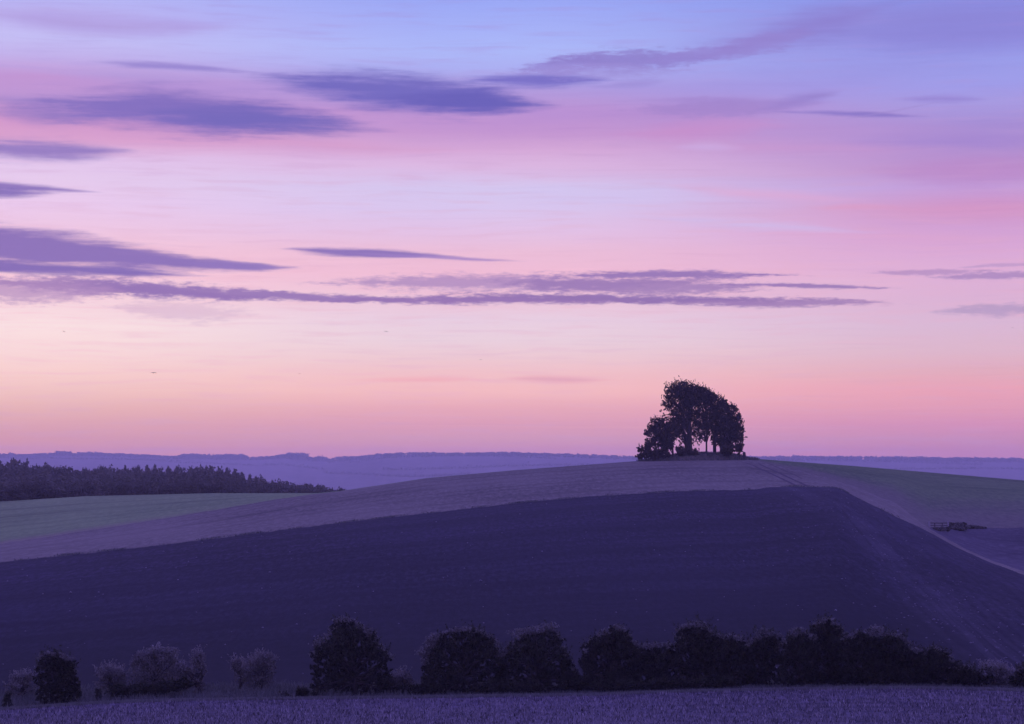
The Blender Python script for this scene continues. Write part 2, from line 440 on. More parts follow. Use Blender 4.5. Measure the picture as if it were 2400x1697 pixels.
def pchip(X, Y, x):
    h = np.diff(X); d = np.diff(Y) / np.maximum(h, 1e-6)
    m = np.zeros_like(X)
    for i in range(1, len(X) - 1):
        if d[i - 1] * d[i] > 0:
            w1 = 2 * h[i] + h[i - 1]; w2 = h[i] + 2 * h[i - 1]
            m[i] = (w1 + w2) / (w1 / d[i - 1] + w2 / d[i])
    m[0] = d[0]; m[-1] = d[-1]
    i = np.clip(np.searchsorted(X, x) - 1, 0, len(X) - 2)
    t = (x - X[i]) / np.maximum(h[i], 1e-6)
    return (Y[i] * (1 + 2 * t) * (1 - t) ** 2 + m[i] * h[i] * t * (1 - t) ** 2 + Y[i + 1] * t * t * (3 - 2 * t) + m[i + 1] * h[i] * t * t * (t - 1))

_cols = {}
A_RIGHT = azel(2165, 1240)[0]
SM_A = np.array([-9., -5., -2., 2., 5., 9.]) / FPX
def column(a):
    """breakpoints (r) and profile for an azimuth"""
    key = round(a, 7)
    if key in _cols: return _cols[key]
    aa = max(-.30, min(.30, a))
    R, Z = [2., 60., 120.], [-1.9, -7.8, -13.9]
    br = []
    for cf in (cE1, cE2, cE3, cT, cL, cC):
        e, r = cf(aa + SM_A)
        e = float(e.mean()); r = float(r.mean())
        if br and r < br[-1] + .02: r = br[-1] + .02
        br.append(r); 
        if cf is cL: eL = e
        elif r - R[-1] > 1.5: R.append(r); Z.append(r * math.tan(e))
    rc, zc = br[-1], Z[-1]
    for r, z in ((rc + 60, zc - 4), (rc + 190, zc - 11 if aa < .0 else zc - 13), (1100, -30), (4300, -62)):
        R.append(r); Z.append(z)
    e, r = cK(aa)
    R += [float(r) - 400, float(r), float(r) + 450, 8100]
    zk = float(r) * math.tan(float(e))
    Z += [zk - 14, zk, zk - 18, -30]
    R, Z = np.array(R), np.array(Z)
    # the corner hedge line lies where this ground is seen at the row of the photo
    eT = float(cT(aa + SM_A)[0].mean())
    br[4] = br[3] + .02
    if aa > A_RIGHT and eL > eT:
        rr = np.linspace(br[3], br[5], 300)
        br[4] = max(br[3] + .02, float(np.interp(math.tan(eL), pchip(R, Z, rr) / rr, rr)))
    k = (R, Z, br)
    _cols[key] = k
    return k
def ground_z(x, y):
    a = math.atan2(x, y); r = math.hypot(x, y)
    R, Z, _ = column(a)
    return float(pchip(R, Z, np.array([r]))[0])
def on_ground(u, r, sink=0.):
    a = azel(u, 1600 if r < 200 else 1100)[0]
    x, y = r * math.sin(a), r * math.cos(a)
    return Vector((x, y, ground_z(x, y) - sink))

rng = np.random.default_rng(7)
fine = np.linspace(azel(-120, 1300)[0], azel(2520, 1300)[0], 1100)
sideL = -np.geomspace(abs(fine[0]), math.pi, 60)[1:][::-1]
sideR = np.geomspace(fine[-1], math.pi, 60)[1:]
AZ = np.concatenate([sideL, fine, sideR])
jit = {}
def jag(i, which):      # field edges are never ruler straight
    return jit.setdefault(which, (rng.normal(0, 1, len(AZ)) * .5 + np.interp(AZ, AZ[::9], rng.normal(0, 1, len(AZ[::9]))) ))[i]

def strip(name, i0, i1, n, mat, cols=None, kind='structure', jitter=True):
    """terrain between breakpoints i0 and i1 (-1 = camera foot, 6 = 4400 m)"""
    Vv, suv, acr, chk = [], [], [], []
    cs = range(len(AZ)) if cols is None else cols
    for ci in cs:
        a = AZ[ci]
        R, Z, br = column(a)
        def edge(i):
            if i < 0: return 2.
            if i > 5: return 8100.
            if i == 4 and br[4] - br[3] < 3.5: i = 3
            r = br[i]
            if i == 3: return r + (.7 * jag(ci, 3) if br[5] - r > 3.5 and abs(a) < .35 else 0)
            j = {0: .10, 1: .5, 2: .45, 4: .5, 5: 0}[i]
            if i == 2 and abs(a) > .35: j = 0
            if i < 5 and br[i + 1] - r < 3.5: j = 0
            return r + j * jag(ci, i)
        ra, rb = edge(i0), edge(i1)
        if n > 60 and i0 == 5:
            rr = np.concatenate([np.linspace(ra, 900, 26), np.linspace(950, 4200, 12), np.linspace(4300, 8100, n - 38)])
        elif i0 == -1:
            rr = np.concatenate([np.linspace(2, 112, 12)[:-1], np.linspace(112, rb, n - 11)])
        else:
            rr = np.linspace(ra, rb, n)
        z = pchip(R, Z, rr)
        Vv.append(np.stack([rr * math.sin(a), rr * math.cos(a), z], 1))
        t = (rr - ra) / max(rb - ra, 1e-3)
        acr.append(t)
        mid = .5 * (ra + rb)
        span = 40 if i0 in (2, 3) else 120
        suv.append(np.stack([np.full(n, a * mid), t * span, (1200 + FPX * math.tan(max(-1.2, min(1.2, a))) - (1790 + (1 - t) * 540)) / 10], 1))
        if i0 == 1:
            u = 1200 + FPX * math.tan(max(-1.2, min(1.2, a)))
            chk.append(1 / (1 + np.exp(-(u - (1790 + (1 - t) * 560)) / 32)) * (.45 + .6 * np.exp(-((u - (1860 + (1 - t) * 560)) / (45 + 60 * (1 - t))) ** 2) + .5 * np.exp(-((u - 1900) / 70) ** 2 - ((t - .80) / .07) ** 2)))
        else: chk.append(np.zeros(n))
    nc = len(list(cs))
    V = np.concatenate(Vv); idx = np.arange(nc * n).reshape(nc, n)
    F = np.stack([idx[:-1, :-1], idx[:-1, 1:], idx[1:, 1:], idx[1:, :-1]], -1).reshape(-1, 4)
    rr = np.hypot(V[:, 0], V[:, 1])
    keep = np.abs(rr[F].max(1) - rr[F].min(1)) > .012 * (1 if n > 8 else 1)
    F = F[keep][:, ::-1]
    o = mesh_np(name, V, F, mat, None, True, {'suv': ('FLOAT_VECTOR', np.concatenate(suv)), 'across': ('FLOAT', np.concatenate(acr)), 'chalk': ('FLOAT', np.concatenate(chk))})
    set_tags(o, kind=kind)
    return o

def colsel(lo, hi): return [i for i in range(len(AZ)) if lo <= AZ[i] <= hi]
strip('near_field', -1, 0, 50, M_near)
strip('hedge_verge', 0, 1, 14, M_verge)
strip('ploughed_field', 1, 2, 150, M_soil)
strip('stubble_field', 2, 3, 36, M_stub)
a_r = azel(2182, 1240)[0]; a_m = azel(1200, 1100)[0]
i_r = int(np.searchsorted(AZ, a_r)); i_m = int(np.searchsorted(AZ, a_m))
strip('lower_field', 3, 4, 20, M_rough, cols=list(range(i_r - 4, len(AZ))))
strip('green_field', 4, 5, 50, M_greenL, cols=list(range(0, i_m + 1)))
strip('green_field', 4, 5, 50, M_greenR, cols=list(range(i_m, len(AZ))))
strip('hills', 5, 6, 110, M_far)

# ------------------------------------------------------------------ foliage
def leaf_cards(C, size, aspect=1.6, up=0., droop=0., rg=None):
    """one small bent leaf spray per centre, random orientation"""
    n = len(C)
    d = rg.normal(0, 1, (n, 3)); d[:, 2] = d[:, 2] * (1 - abs(up)) + up * 1.8 - droop
    d /= np.linalg.norm(d, axis=1)[:, None]
    e = rg.normal(0, 1, (n, 3)); e -= (e * d).sum(1)[:, None] * d
    e /= np.linalg.norm(e, axis=1)[:, None]
    s = (size * rg.uniform(.6, 1.35, n))[:, None]
    L_, W_ = d * s * aspect * .5, e * s * .5
    V = np.stack([C - L_, C + W_ * .9, C + L_, C - W_ * .9], 1).reshape(-1, 3)
    F = np.arange(4 * n).reshape(n, 4)
    return V, F

STRAY = [.14]
def blob_points(b, n, rg, shell=.55, clump=14, cs=.16):
    """points gathered in twig-end clumps in an ellipsoid (cx,cy,cz,rx,ry,rz)"""
    nc = max(3, n // clump)
    d = rg.normal(0, 1, (nc, 3)); d /= np.linalg.norm(d, axis=1)[:, None]
    r = rg.uniform(shell ** 3, 1, nc) ** (1 / 3) * np.where(rg.uniform(0, 1, nc) < STRAY[0], rg.uniform(1.05, 1.3, nc), 1)
    c = d * r[:, None]
    p = np.repeat(c, clump, 0) + rg.normal(0, cs, (nc * clump, 3))
    tone = np.repeat(rg.uniform(0, 1, nc), clump) * .7 + rg.uniform(0, .3, nc * clump)
    return p * np.array(b[3:6]) + np.array(b[:3]), tone, c * np.array(b[3:6]) + np.array(b[:3])

def foliage(name, blobs, n, size, mat, parent, rg, shell=.5, clump=14, cs=.16, up=0., droop=0., aspect=1.6, shoot=(0, 0)):
    vol = np.array([b[3] * b[5] * (b[6] if len(b) > 6 else 1) for b in blobs]); vol = vol / vol.sum()
    P, T, tips = [], [], []
    for b, w in zip(blobs, vol):
        p, t, c = blob_points(b, max(clump * 3, int(n * w)), rg, shell, clump, cs)
        P.append(p); T.append(t * .62); tips.append(c)
    P = np.concatenate(P); T = np.concatenate(T)
    V, F = leaf_cards(P, size, aspect, up, droop, rg)
    tips = np.concatenate(tips); T = np.repeat(T, 4)
    if shoot[0]:        # thin upright twigs standing out of the outline
        tt = tips[tips[:, 2] > np.percentile(tips[:, 2], 55)]; ns = shoot[0]
        b = tt[rg.integers(0, len(tt), ns)] + rg.normal(0, .1, (ns, 3))
        dv = rg.normal(0, .4, (ns, 3)); dv[:, 2] = 1
        ln = (shoot[1] * rg.uniform(.4, 1.5, ns))[:, None]
        P2 = np.concatenate([b + dv * ln * t + rg.normal(0, size * .25, (ns, 3)) for t in np.linspace(0, 1, 8)])
        V2, F2 = leaf_cards(P2, size * .75, 2.2, .5, 0, rg)
        F = np.concatenate([F, F2 + len(V)]); V = np.concatenate([V, V2]); T = np.concatenate([T, rg.uniform(.6, 1, len(V2))])
    o = mesh_np(name, V, F, mat, parent, False, {'tone': ('FLOAT', T)})
    return o, tips

def trunk_mesh(parent, specs, tips, mat, rg, nb=26, rad=.05, name='trunk'):
    """specs: list of (points, radii); limbs run from the trunk to clump centres"""
    mb = MB()
    for pts, rad_ in specs: mb.tube(pts, rad_, 8)
    t = mb.build(name, mat, parent, True)
    if nb and len(tips):
        mb = MB()
        for k in range(nb):
            tip = Vector(tips[rg.integers(0, len(tips))])
            pts, rad_ = specs[rg.integers(0, len(specs))]
            # leave the trunk somewhat below the tip
            zs = [p[2] for p in pts]
            f = rg.uniform(.25, .95)
            want = min(max(tip.z * .72 * f + .2 * tip.z, zs[0] + .2 * (zs[-1] - zs[0])), zs[-1])
            i = max(0, min(len(pts) - 2, next((j for j in range(len(pts) - 1) if zs[j + 1] >= want), len(pts) - 2)))
            q = (want - zs[i]) / max(zs[i + 1] - zs[i], .01)
            st = Vector(pts[i]).lerp(Vector(pts[i + 1]), q)
            r0 = min(rad * 1.6, rad_[i] * .6)
            midp = st.lerp(tip, .5) + Vector((rg.normal(0, .05), rg.normal(0, .05), .06)) * (tip - st).length
            mb.tube([st, midp, tip], [r0, r0 * .6, r0 * .2], 5, False)
        mb.build('limbs', mat, parent, True)
    return t

def local_blobs(base, r, blobs, rg, depth=.9, jit_=.25):
    out = []
    for b in blobs:
        u, v, ru, rv = b[:4]
        w = b[4] if len(b) > 4 else 1
        rr = r + (b[5] if len(b) > 5 else rg.uniform(-1, 1) * jit_ * ru * r / FPX)
        p = place(u, v, rr) - base
        m = r / FPX
        q = rg.uniform(.88, 1.1); out.append((p.x, p.y, p.z, ru * m * q, ru * m * depth, rv * m * q, w))
    return out

def tree(name, label, cat, group, u0, r, blobs, trunks, n, size, mat, seed, shell=.5, clump=14, cs=.16, pale=None, nshoot=0, sh_len=.5,
         up=0., droop=0., nb=26, brad=.05, depth=.9, shoot_mat=None, part='crown'):
    rg = np.random.default_rng(seed)
    base = on_ground(u0, r, .05)
    root = empty(name, base, label, cat, group)
    lb = local_blobs(base, r, blobs, rg, depth)
    o, tips = foliage(part, lb, n, size, mat, root, rg, shell, clump, cs, up, droop, shoot=(nshoot, sh_len))
    if pale:
        foliage('pale_sprays', local_blobs(base, r, pale[0], rg, depth), pale[1], size * .8, M_pale, root, rg, .1, 8, .22, up=.35)
    specs = []
    for t in trunks:       # [(u,v)...], base radius px, top radius px
        pts = [place(a, b, r) - base for a, b in t[0]]
        pts[0].z = min(pts[0].z, (on_ground(t[0][0][0], r) - base).z - .15)
        m = r / FPX
        k = len(pts)
        specs.append((pts, [m * (t[1] + (t[2] - t[1]) * i / (k - 1)) for i in range(k)]))
    if specs: trunk_mesh(root, specs, tips, M_bark, rg, nb, brad)
    return root

# ------------------------------------------------------------------ the barrow and its clump of trees
RB = 449.0
def mound():
    rg = np.random.default_rng(3)
    c = on_ground(1636, RB + 2); hw = 155 * RB / FPX; hd = 9.
    n, m_ = 90, 16
    V, F = [], []
    for j in range(m_ + 1):
        t = j / m_
        for i in range(n):
            ph = 2 * math.pi * i / n
            x, y = c.x + hw * t * math.cos(ph), c.y + hd * t * math.sin(ph)
            prof = 1 if t < .45 else .5 + .5 * math.cos((t - .45) / .55 * math.pi)
            top = 1.02 if math.cos(ph) > -.2 else 1.02 + .5 * t * math.cos(ph)
            z = ground_z(x, y) * 1.0
            h = prof * max(.3, top) * 1.2 - .06 + rg.normal(0, .03)
            V.append((x, y, z + h))
    for j in range(m_):
        for i in range(n):
            a, b = j * n + i, j * n + (i + 1) % n
            F.append([a, b, b + n, a + n][::-1])
    o = mesh_np('mound', V, np.array(F), M_mound, None, True)
    set_tags(o, kind='structure')
    return V
mound()
# rough grass fringe on the mound
def blades(name, pts, h, w, mat, rg, kind='stuff', lean=.35, tone=(0, 1)):
    n = len(pts); P = np.asarray(pts)
    ph = rg.uniform(0, math.pi, n); d = np.stack([np.cos(ph), np.sin(ph), np.zeros(n)], 1)
    hh = (h * rg.uniform(.45, 1.3, n))[:, None]
    le = np.stack([rg.normal(0, lean, n), rg.normal(0, lean, n), np.ones(n)], 1)
    ww = w * rg.uniform(.6, 1.3, n)[:, None]
    V = np.stack([P - d * ww * .5, P + d * ww * .5, P + le * hh + d * ww * .18, P + le * hh - d * ww * .18], 1).reshape(-1, 3)
    o = mesh_np(name, V, np.arange(4 * n).reshape(n, 4), mat, None, False, {'tone': ('FLOAT', np.repeat(rg.uniform(*tone, n), 4))})
    set_tags(o, kind=kind)
    return o
HG = 'trees of the clump on the barrow'
def Z(x, y): return (1460 + x / 6.753, 860 + y / 6.753)   # notes taken on an enlargement
def ZB(l): return [(*Z(b[0], b[1]), b[2] / 6.753, b[3] / 6.753, *(b[4:])) for b in l]
kw = dict(cs=.11, clump=10, depth=.7, brad=.09, droop=.25, nshoot=110, sh_len=.8)
tree('beech_tree', 'tallest tree of the hilltop clump, domed crown above a thick forked trunk', 'tree', HG, Z(1060,1400)[0], RB,
     ZB([(930,380,210,150),(790,430,150,140),(1080,440,190,150),(720,560,120,110,.7),(900,620,200,130,.8),(1060,650,170,150,.8),(820,760,150,90,.5),(960,850,150,110,.6),(1150,880,90,130,.5),(1020,1030,110,110,.4),(690,350,60,50,.6),(900,270,120,60,.8),(1170,1120,90,130,.3),(1130,380,80,90),(650,800,70,60,.6),(640,700,60,60,.4),(900,480,220,160,.8),(1000,740,200,130,.6)]),
     [([Z(1062,1400),Z(1055,1000),Z(1040,620),Z(1000,350)], 6.2, 1.6), ([Z(1030,1380),Z(1020,1120),Z(1080,760),Z(1130,480)], 4.0, 1.)], 9500, .235, M_leaf_hill, 11, nb=60, **kw)
tree('beech_tree', 'slim leaning tree close beside the thick trunk of the hilltop clump', 'tree', HG, Z(1000,1395)[0], RB + 2,
     ZB([(880,900,120,120,.7),(820,1010,110,110,.8),(930,1130,60,90,.35),(900,1290,60,70,.6)]),
     [([Z(1000,1395),Z(985,1150),Z(950,950),Z(900,780)], 2.6, .8)], 2000, .235, M_leaf_hill, 12, nb=20, **kw)
tree('beech_tree', 'small spreading tree at the left edge of the hilltop clump', 'tree', HG, Z(790,1400)[0], RB - 2,
     ZB([(500,920,110,100),(430,980,100,80,.6),(620,1000,130,130),(740,1050,140,180,1.2),(450,1110,110,110,.8),(560,1180,130,110),(700,1220,110,110,1.1),(390,1060,80,40,.5),(680,860,90,80,.7),(600,900,110,80,.8),(640,1130,150,140)]),
     [([Z(795,1410),Z(785,1260),Z(700,1100),Z(560,950)], 2.6, .7), ([Z(640,1400),Z(640,1200),Z(560,1050)], 1.6, .6)], 7600, .235, M_leaf_hill, 13, nb=40, **kw)
tree('beech_tree', 'middle tree of the hilltop clump on a straight bare lower trunk with sky either side', 'tree', HG, Z(1322,1390)[0], RB + 1,
     ZB([(1250,430,140,110,.9),(1210,350,60,40,.6),(1340,500,130,100,.8),(1290,700,170,90,.9),(1230,840,140,110,.8),(1330,960,110,130,.5),(1230,1040,90,90,.3),(1390,860,90,120,.6),(1180,420,90,60),(1230,560,140,90,.6),(1180,1000,110,120,.45),(1270,1120,60,90,.25)]),
     [([Z(1322,1390),Z(1322,1100),Z(1330,760),Z(1310,450)], 2.3, .8)], 8000, .235, M_leaf_hill, 14, nb=40, **kw)
tree('beech_tree', 'sturdy dark tree right of the middle of the hilltop clump on twin thick trunks', 'tree', HG, Z(1450,1390)[0], RB + 3,
     ZB([(1480,560,130,110),(1400,480,110,90),(1560,650,140,120),(1480,740,130,110,.8),(1500,900,140,150),(1530,1080,110,170),(1450,1080,60,160,.5),(1590,560,60,60,.7)]),
     [([Z(1450,1390),Z(1450,1100),Z(1470,800),Z(1490,560)], 4.6, 1.2), ([Z(1560,1390),Z(1555,1150),Z(1560,800)], 4.6, 1.2)], 7000, .235, M_leaf_hill, 15, nb=40, **kw)
tree('beech_tree', 'round crowned tree at the right edge of the hilltop clump, foliage hanging to the ground', 'tree', HG, Z(1680,1392)[0], RB - 1,
     ZB([(1700,680,120,90),(1760,760,110,90,.8),(1790,900,120,130,.8),(1700,900,130,150,.9),(1810,1060,110,130,.8),(1690,1100,130,130,.9),(1840,1180,70,90,.6),(1650,1230,110,90,.8),(1770,1230,90,80,.4),(1640,800,100,100,.8),(1850,820,60,70,.7),(1880,1010,50,90,.7),(1740,1000,150,150),(1740,1300,140,60,.6),(1620,1180,100,120,.7)]),
     [([Z(1690,1392),Z(1685,1150),Z(1700,900),Z(1720,740)], 3.2, .9)], 8200, .235, M_leaf_hill, 16, nb=50, **kw)
SG = 'shrubs under the clump on the barrow'
for k, (lab, u, bl, n) in enumerate([
    ('dense low scrub spilling off the left end of the barrow', 480, [(330,1390,110,70),(480,1400,130,60),(620,1390,120,70),(270,1420,60,50),(255,1330,22,45,.4),(310,1310,30,45,.5)], 3000),
    ('thin upright bush in front of the drooping branches on the barrow', 400, [(400,1270,28,70),(400,1370,50,60)], 500),
    ('rounded bush low under the right-hand trees of the barrow', 1670, [(1660,1350,75,50),(1600,1370,40,30)], 900),
    ('little sapling at the right end of the hilltop clump', 1845, [(1840,1330,40,55),(1870,1320,30,25)], 380),
    ('low undergrowth around the foot of the thickest hilltop trunk', 960, [(930,1375,80,30),(1120,1385,90,25)], 900)]):
    tree('shrub', lab, 'shrub', SG, Z(u, 1400)[0], RB - 3, ZB(bl), [([Z(u,1430),Z(u,1385)], 1.2, .5)], n // 2, .34, M_leaf_hill, 30 + k, nb=8, shell=.1, **kw)

# short dark marker stone at the right end of the mound
def marker():
    b = on_ground(Z(1919, 1)[0], RB - 3); b.z = place(*Z(1919, 1408), RB - 3).z
    mb = MB(); rg = random.Random(5)
    for i, (z, h) in enumerate([(-.5,.30),(.45,.31),(.68,.27),(.80,.17)]):
        for k in range(8):
            a = math.pi / 8 + k * math.pi / 4
            mb.v.append(Vector((h * 1.05 * math.cos(a) + rg.uniform(-.015, .015), h * .8 * math.sin(a), z + rg.uniform(-.015, .015))))
    for i in range(3):
        for k in range(8):
            mb.f.append([i*8+k, i*8+(k+1)%8, (i+1)*8+(k+1)%8, (i+1)*8+k])
    mb.f.append([24+k for k in range(8)])
    o = mb.build('marker_stone', M_wood_dark, None, False); o.location = b
    set_tags(o, 'short squat dark marker stone at the right end of the barrow', 'stone')
marker()

# ------------------------------------------------------------------ hedgerow
def A3(x, y): return (x / 3.28, 1430 + y / 3.28)
def A4(x, y): return (680 + x / 3.28, 1430 + y / 3.28)
def A5(x, y): return (1300 + x / 3.827, 1430 + y / 3.827)
def A6(x, y): return (1850 + x / 4.175, 1430 + y / 4.175)
def BB(f, s, l): return [(*f(b[0], b[1]), b[2] / s, b[3] / s, *(b[4:])) for b in l]
RH = 154.0
GH = 'trees and bushes of the hedgerow'
def hedge(lab, f, s, u, bl, n, mat, seed, r=RH, size=.115, name='hawthorn_tree', cat='tree', tr=None, pale=None, nshoot=110, sh=.42, prof=None, bot=640, **k2):
    U = f(u, 0)[0]; gv = None
    b = on_ground(U, r)
    # row of the photo where this foot stands
    e = math.atan2(b.z, math.hypot(b.x, b.y)); vb = HOR - math.tan(e) * FPX
    bb = BB(f, s, bl)
    top = min(x[1] - x[3] * .3 for x in bb)
    tr = tr or [([(U, vb), (U + 3, vb * .55 + top * .45), (U - 4, top)], 5 if cat == 'tree' else 2, 1.2)]
    kk = dict(shell=.3, clump=18, cs=.16, nb=34, brad=.05); kk.update(k2)
    if mat is M_leaf_mid: n = int(n * .62); size = .085; nshoot = int(nshoot * 1.6)
    if pale: pale = (BB(f, s, pale[0]), int(pale[1] * 2.2))
    if prof:
        rq = random.Random(seed); bb = []
        px, py = [p[0] for p in prof], [p[1] for p in prof]
        W = (px[-1] - px[0]) / s; yb = f(0, bot)[1]
        pb = []
        x = px[0] + 5 * s
        while x < px[-1] - 5 * s:
            yt = f(0, np.interp(x, px, py))[1]
            pb.append((f(x, 0)[0], yt + 3, rq.uniform(5, 10), rq.uniform(4, 7), 1, rq.uniform(-.8, .4)))
            x += rq.uniform(4, 9) * s
        pale = ((pale[0] if pale else []) + pb, int((pale[1] if pale else 0) + W * 9))
        x = px[0] + 7 * s
        while x < px[-1] - 6 * s:
            yt = f(0, np.interp(x, px, py))[1]; y = yt + 11
            while y < yb - 5:
                bb.append((f(x, 0)[0] + rq.uniform(-3, 3), y + rq.uniform(-2, 2), 10.5, 10, .9, rq.uniform(-.5, .5)))
                y += 13
            x += 12 * s
        k = 0
        while k < int(W * .62) + 10:
            rr = rq.uniform(6, 17) if k % 3 else rq.uniform(3.5, 8)
            x = rq.uniform(px[0] + rr * s * .5, px[-1] - rr * s * .5)
            yt = f(0, max(np.interp(x, px, py), np.interp(x - rr * s * .8, px, py), np.interp(x + rr * s * .8, px, py)) * .6 + np.interp(x, px, py) * .4)[1]
            if yb - rr < yt + rr * .8: 
                k += 1; continue
            q = rq.random() ** 1.25
            y = yt + rr * .85 + (yb - rr * .6 - yt - rr * .85) * q
            e = 1 - abs((x - px[0]) / (px[-1] - px[0]) * 2 - 1) ** 2
            bb.append((f(x, 0)[0], y, rr * rq.uniform(.9, 1.35), rr, 1, rq.uniform(-1, 1) * (.25 + W * .011 * math.sqrt(max(e, .05)))))
            k += 1
    nshoot = int(nshoot * 1.6)
    return tree(name, lab, cat, GH, U, r, bb, tr, n, size, mat, seed, nshoot=nshoot, sh_len=sh, pale=pale, **kk)

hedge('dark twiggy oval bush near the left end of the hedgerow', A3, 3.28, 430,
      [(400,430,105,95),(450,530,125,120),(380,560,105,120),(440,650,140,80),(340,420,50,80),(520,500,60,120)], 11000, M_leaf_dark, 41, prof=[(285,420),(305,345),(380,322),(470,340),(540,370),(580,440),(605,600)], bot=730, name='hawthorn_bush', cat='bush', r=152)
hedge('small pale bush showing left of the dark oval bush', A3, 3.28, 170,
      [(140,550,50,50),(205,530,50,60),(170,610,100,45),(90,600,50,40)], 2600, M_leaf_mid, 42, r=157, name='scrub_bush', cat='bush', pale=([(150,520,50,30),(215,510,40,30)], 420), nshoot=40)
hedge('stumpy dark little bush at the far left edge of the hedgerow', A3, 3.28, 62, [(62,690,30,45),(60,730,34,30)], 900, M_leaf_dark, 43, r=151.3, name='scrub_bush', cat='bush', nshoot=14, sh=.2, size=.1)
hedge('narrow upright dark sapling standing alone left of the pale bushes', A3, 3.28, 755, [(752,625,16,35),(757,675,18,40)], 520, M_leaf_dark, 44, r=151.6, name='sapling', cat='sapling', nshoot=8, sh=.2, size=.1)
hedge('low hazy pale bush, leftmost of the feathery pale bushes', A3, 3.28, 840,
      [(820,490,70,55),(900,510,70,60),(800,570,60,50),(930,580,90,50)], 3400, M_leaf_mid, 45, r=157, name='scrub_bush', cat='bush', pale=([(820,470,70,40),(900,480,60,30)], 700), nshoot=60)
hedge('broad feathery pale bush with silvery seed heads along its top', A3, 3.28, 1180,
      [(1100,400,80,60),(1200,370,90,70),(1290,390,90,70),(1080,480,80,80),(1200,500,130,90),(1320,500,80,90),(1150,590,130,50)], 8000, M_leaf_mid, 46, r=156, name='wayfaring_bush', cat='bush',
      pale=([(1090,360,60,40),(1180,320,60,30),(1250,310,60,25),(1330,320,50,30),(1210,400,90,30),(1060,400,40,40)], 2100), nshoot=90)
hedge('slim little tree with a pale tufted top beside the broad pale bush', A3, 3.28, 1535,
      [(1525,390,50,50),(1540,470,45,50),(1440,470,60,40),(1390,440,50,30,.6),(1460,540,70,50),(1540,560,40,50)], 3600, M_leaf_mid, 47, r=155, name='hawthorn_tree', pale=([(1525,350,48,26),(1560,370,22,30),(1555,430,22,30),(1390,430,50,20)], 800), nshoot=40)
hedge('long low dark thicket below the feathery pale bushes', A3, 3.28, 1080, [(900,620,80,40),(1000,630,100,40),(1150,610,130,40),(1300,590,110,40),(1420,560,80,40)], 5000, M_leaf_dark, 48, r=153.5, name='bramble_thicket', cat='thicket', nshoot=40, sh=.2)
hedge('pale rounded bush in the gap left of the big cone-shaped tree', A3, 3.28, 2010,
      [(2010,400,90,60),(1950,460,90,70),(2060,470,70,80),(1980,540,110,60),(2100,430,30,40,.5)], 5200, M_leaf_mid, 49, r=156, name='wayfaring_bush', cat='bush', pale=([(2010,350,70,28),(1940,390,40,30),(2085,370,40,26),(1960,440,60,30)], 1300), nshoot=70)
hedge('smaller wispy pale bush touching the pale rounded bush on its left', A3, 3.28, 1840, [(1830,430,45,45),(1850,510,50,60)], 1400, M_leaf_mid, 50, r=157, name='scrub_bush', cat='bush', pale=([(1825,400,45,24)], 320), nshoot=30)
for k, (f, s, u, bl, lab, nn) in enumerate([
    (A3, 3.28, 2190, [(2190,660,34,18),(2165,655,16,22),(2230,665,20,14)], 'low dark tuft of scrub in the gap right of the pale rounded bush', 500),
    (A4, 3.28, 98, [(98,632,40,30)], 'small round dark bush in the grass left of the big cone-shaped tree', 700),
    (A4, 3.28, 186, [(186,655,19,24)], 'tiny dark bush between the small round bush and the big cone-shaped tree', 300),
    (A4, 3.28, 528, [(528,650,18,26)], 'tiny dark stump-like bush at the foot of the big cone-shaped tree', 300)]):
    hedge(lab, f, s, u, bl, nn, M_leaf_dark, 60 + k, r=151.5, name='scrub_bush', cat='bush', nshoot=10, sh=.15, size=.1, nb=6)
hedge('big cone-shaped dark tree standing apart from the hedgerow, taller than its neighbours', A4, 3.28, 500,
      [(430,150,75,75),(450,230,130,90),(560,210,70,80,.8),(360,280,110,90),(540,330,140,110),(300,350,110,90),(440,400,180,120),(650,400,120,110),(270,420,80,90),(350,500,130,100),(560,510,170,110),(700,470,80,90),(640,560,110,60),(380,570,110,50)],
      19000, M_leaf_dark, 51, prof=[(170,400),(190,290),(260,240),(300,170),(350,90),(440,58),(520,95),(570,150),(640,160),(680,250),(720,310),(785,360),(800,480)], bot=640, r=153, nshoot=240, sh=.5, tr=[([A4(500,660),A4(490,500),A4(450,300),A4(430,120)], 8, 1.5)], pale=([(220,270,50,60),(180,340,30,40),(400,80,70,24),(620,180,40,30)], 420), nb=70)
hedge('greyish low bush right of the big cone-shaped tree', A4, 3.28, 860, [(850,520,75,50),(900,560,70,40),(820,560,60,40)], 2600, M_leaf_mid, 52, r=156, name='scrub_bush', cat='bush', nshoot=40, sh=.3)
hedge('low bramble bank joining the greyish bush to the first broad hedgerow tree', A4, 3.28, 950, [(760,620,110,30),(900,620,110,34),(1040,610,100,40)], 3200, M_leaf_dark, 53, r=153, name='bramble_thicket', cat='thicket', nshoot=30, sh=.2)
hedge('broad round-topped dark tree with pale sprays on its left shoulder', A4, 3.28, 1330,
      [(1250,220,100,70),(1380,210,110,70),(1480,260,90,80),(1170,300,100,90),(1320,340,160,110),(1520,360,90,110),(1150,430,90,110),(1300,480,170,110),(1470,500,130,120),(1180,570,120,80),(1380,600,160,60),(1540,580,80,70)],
      19000, M_leaf_dark, 54, prof=[(1030,430),(1060,330),(1110,250),(1180,165),(1280,138),(1400,138),(1500,170),(1570,230),(1620,320),(1650,430)], bot=650, r=154, nshoot=200, pale=([(1080,260,50,60),(1020,320,50,30),(1120,210,40,40),(1050,380,40,40)], 900), nb=60)
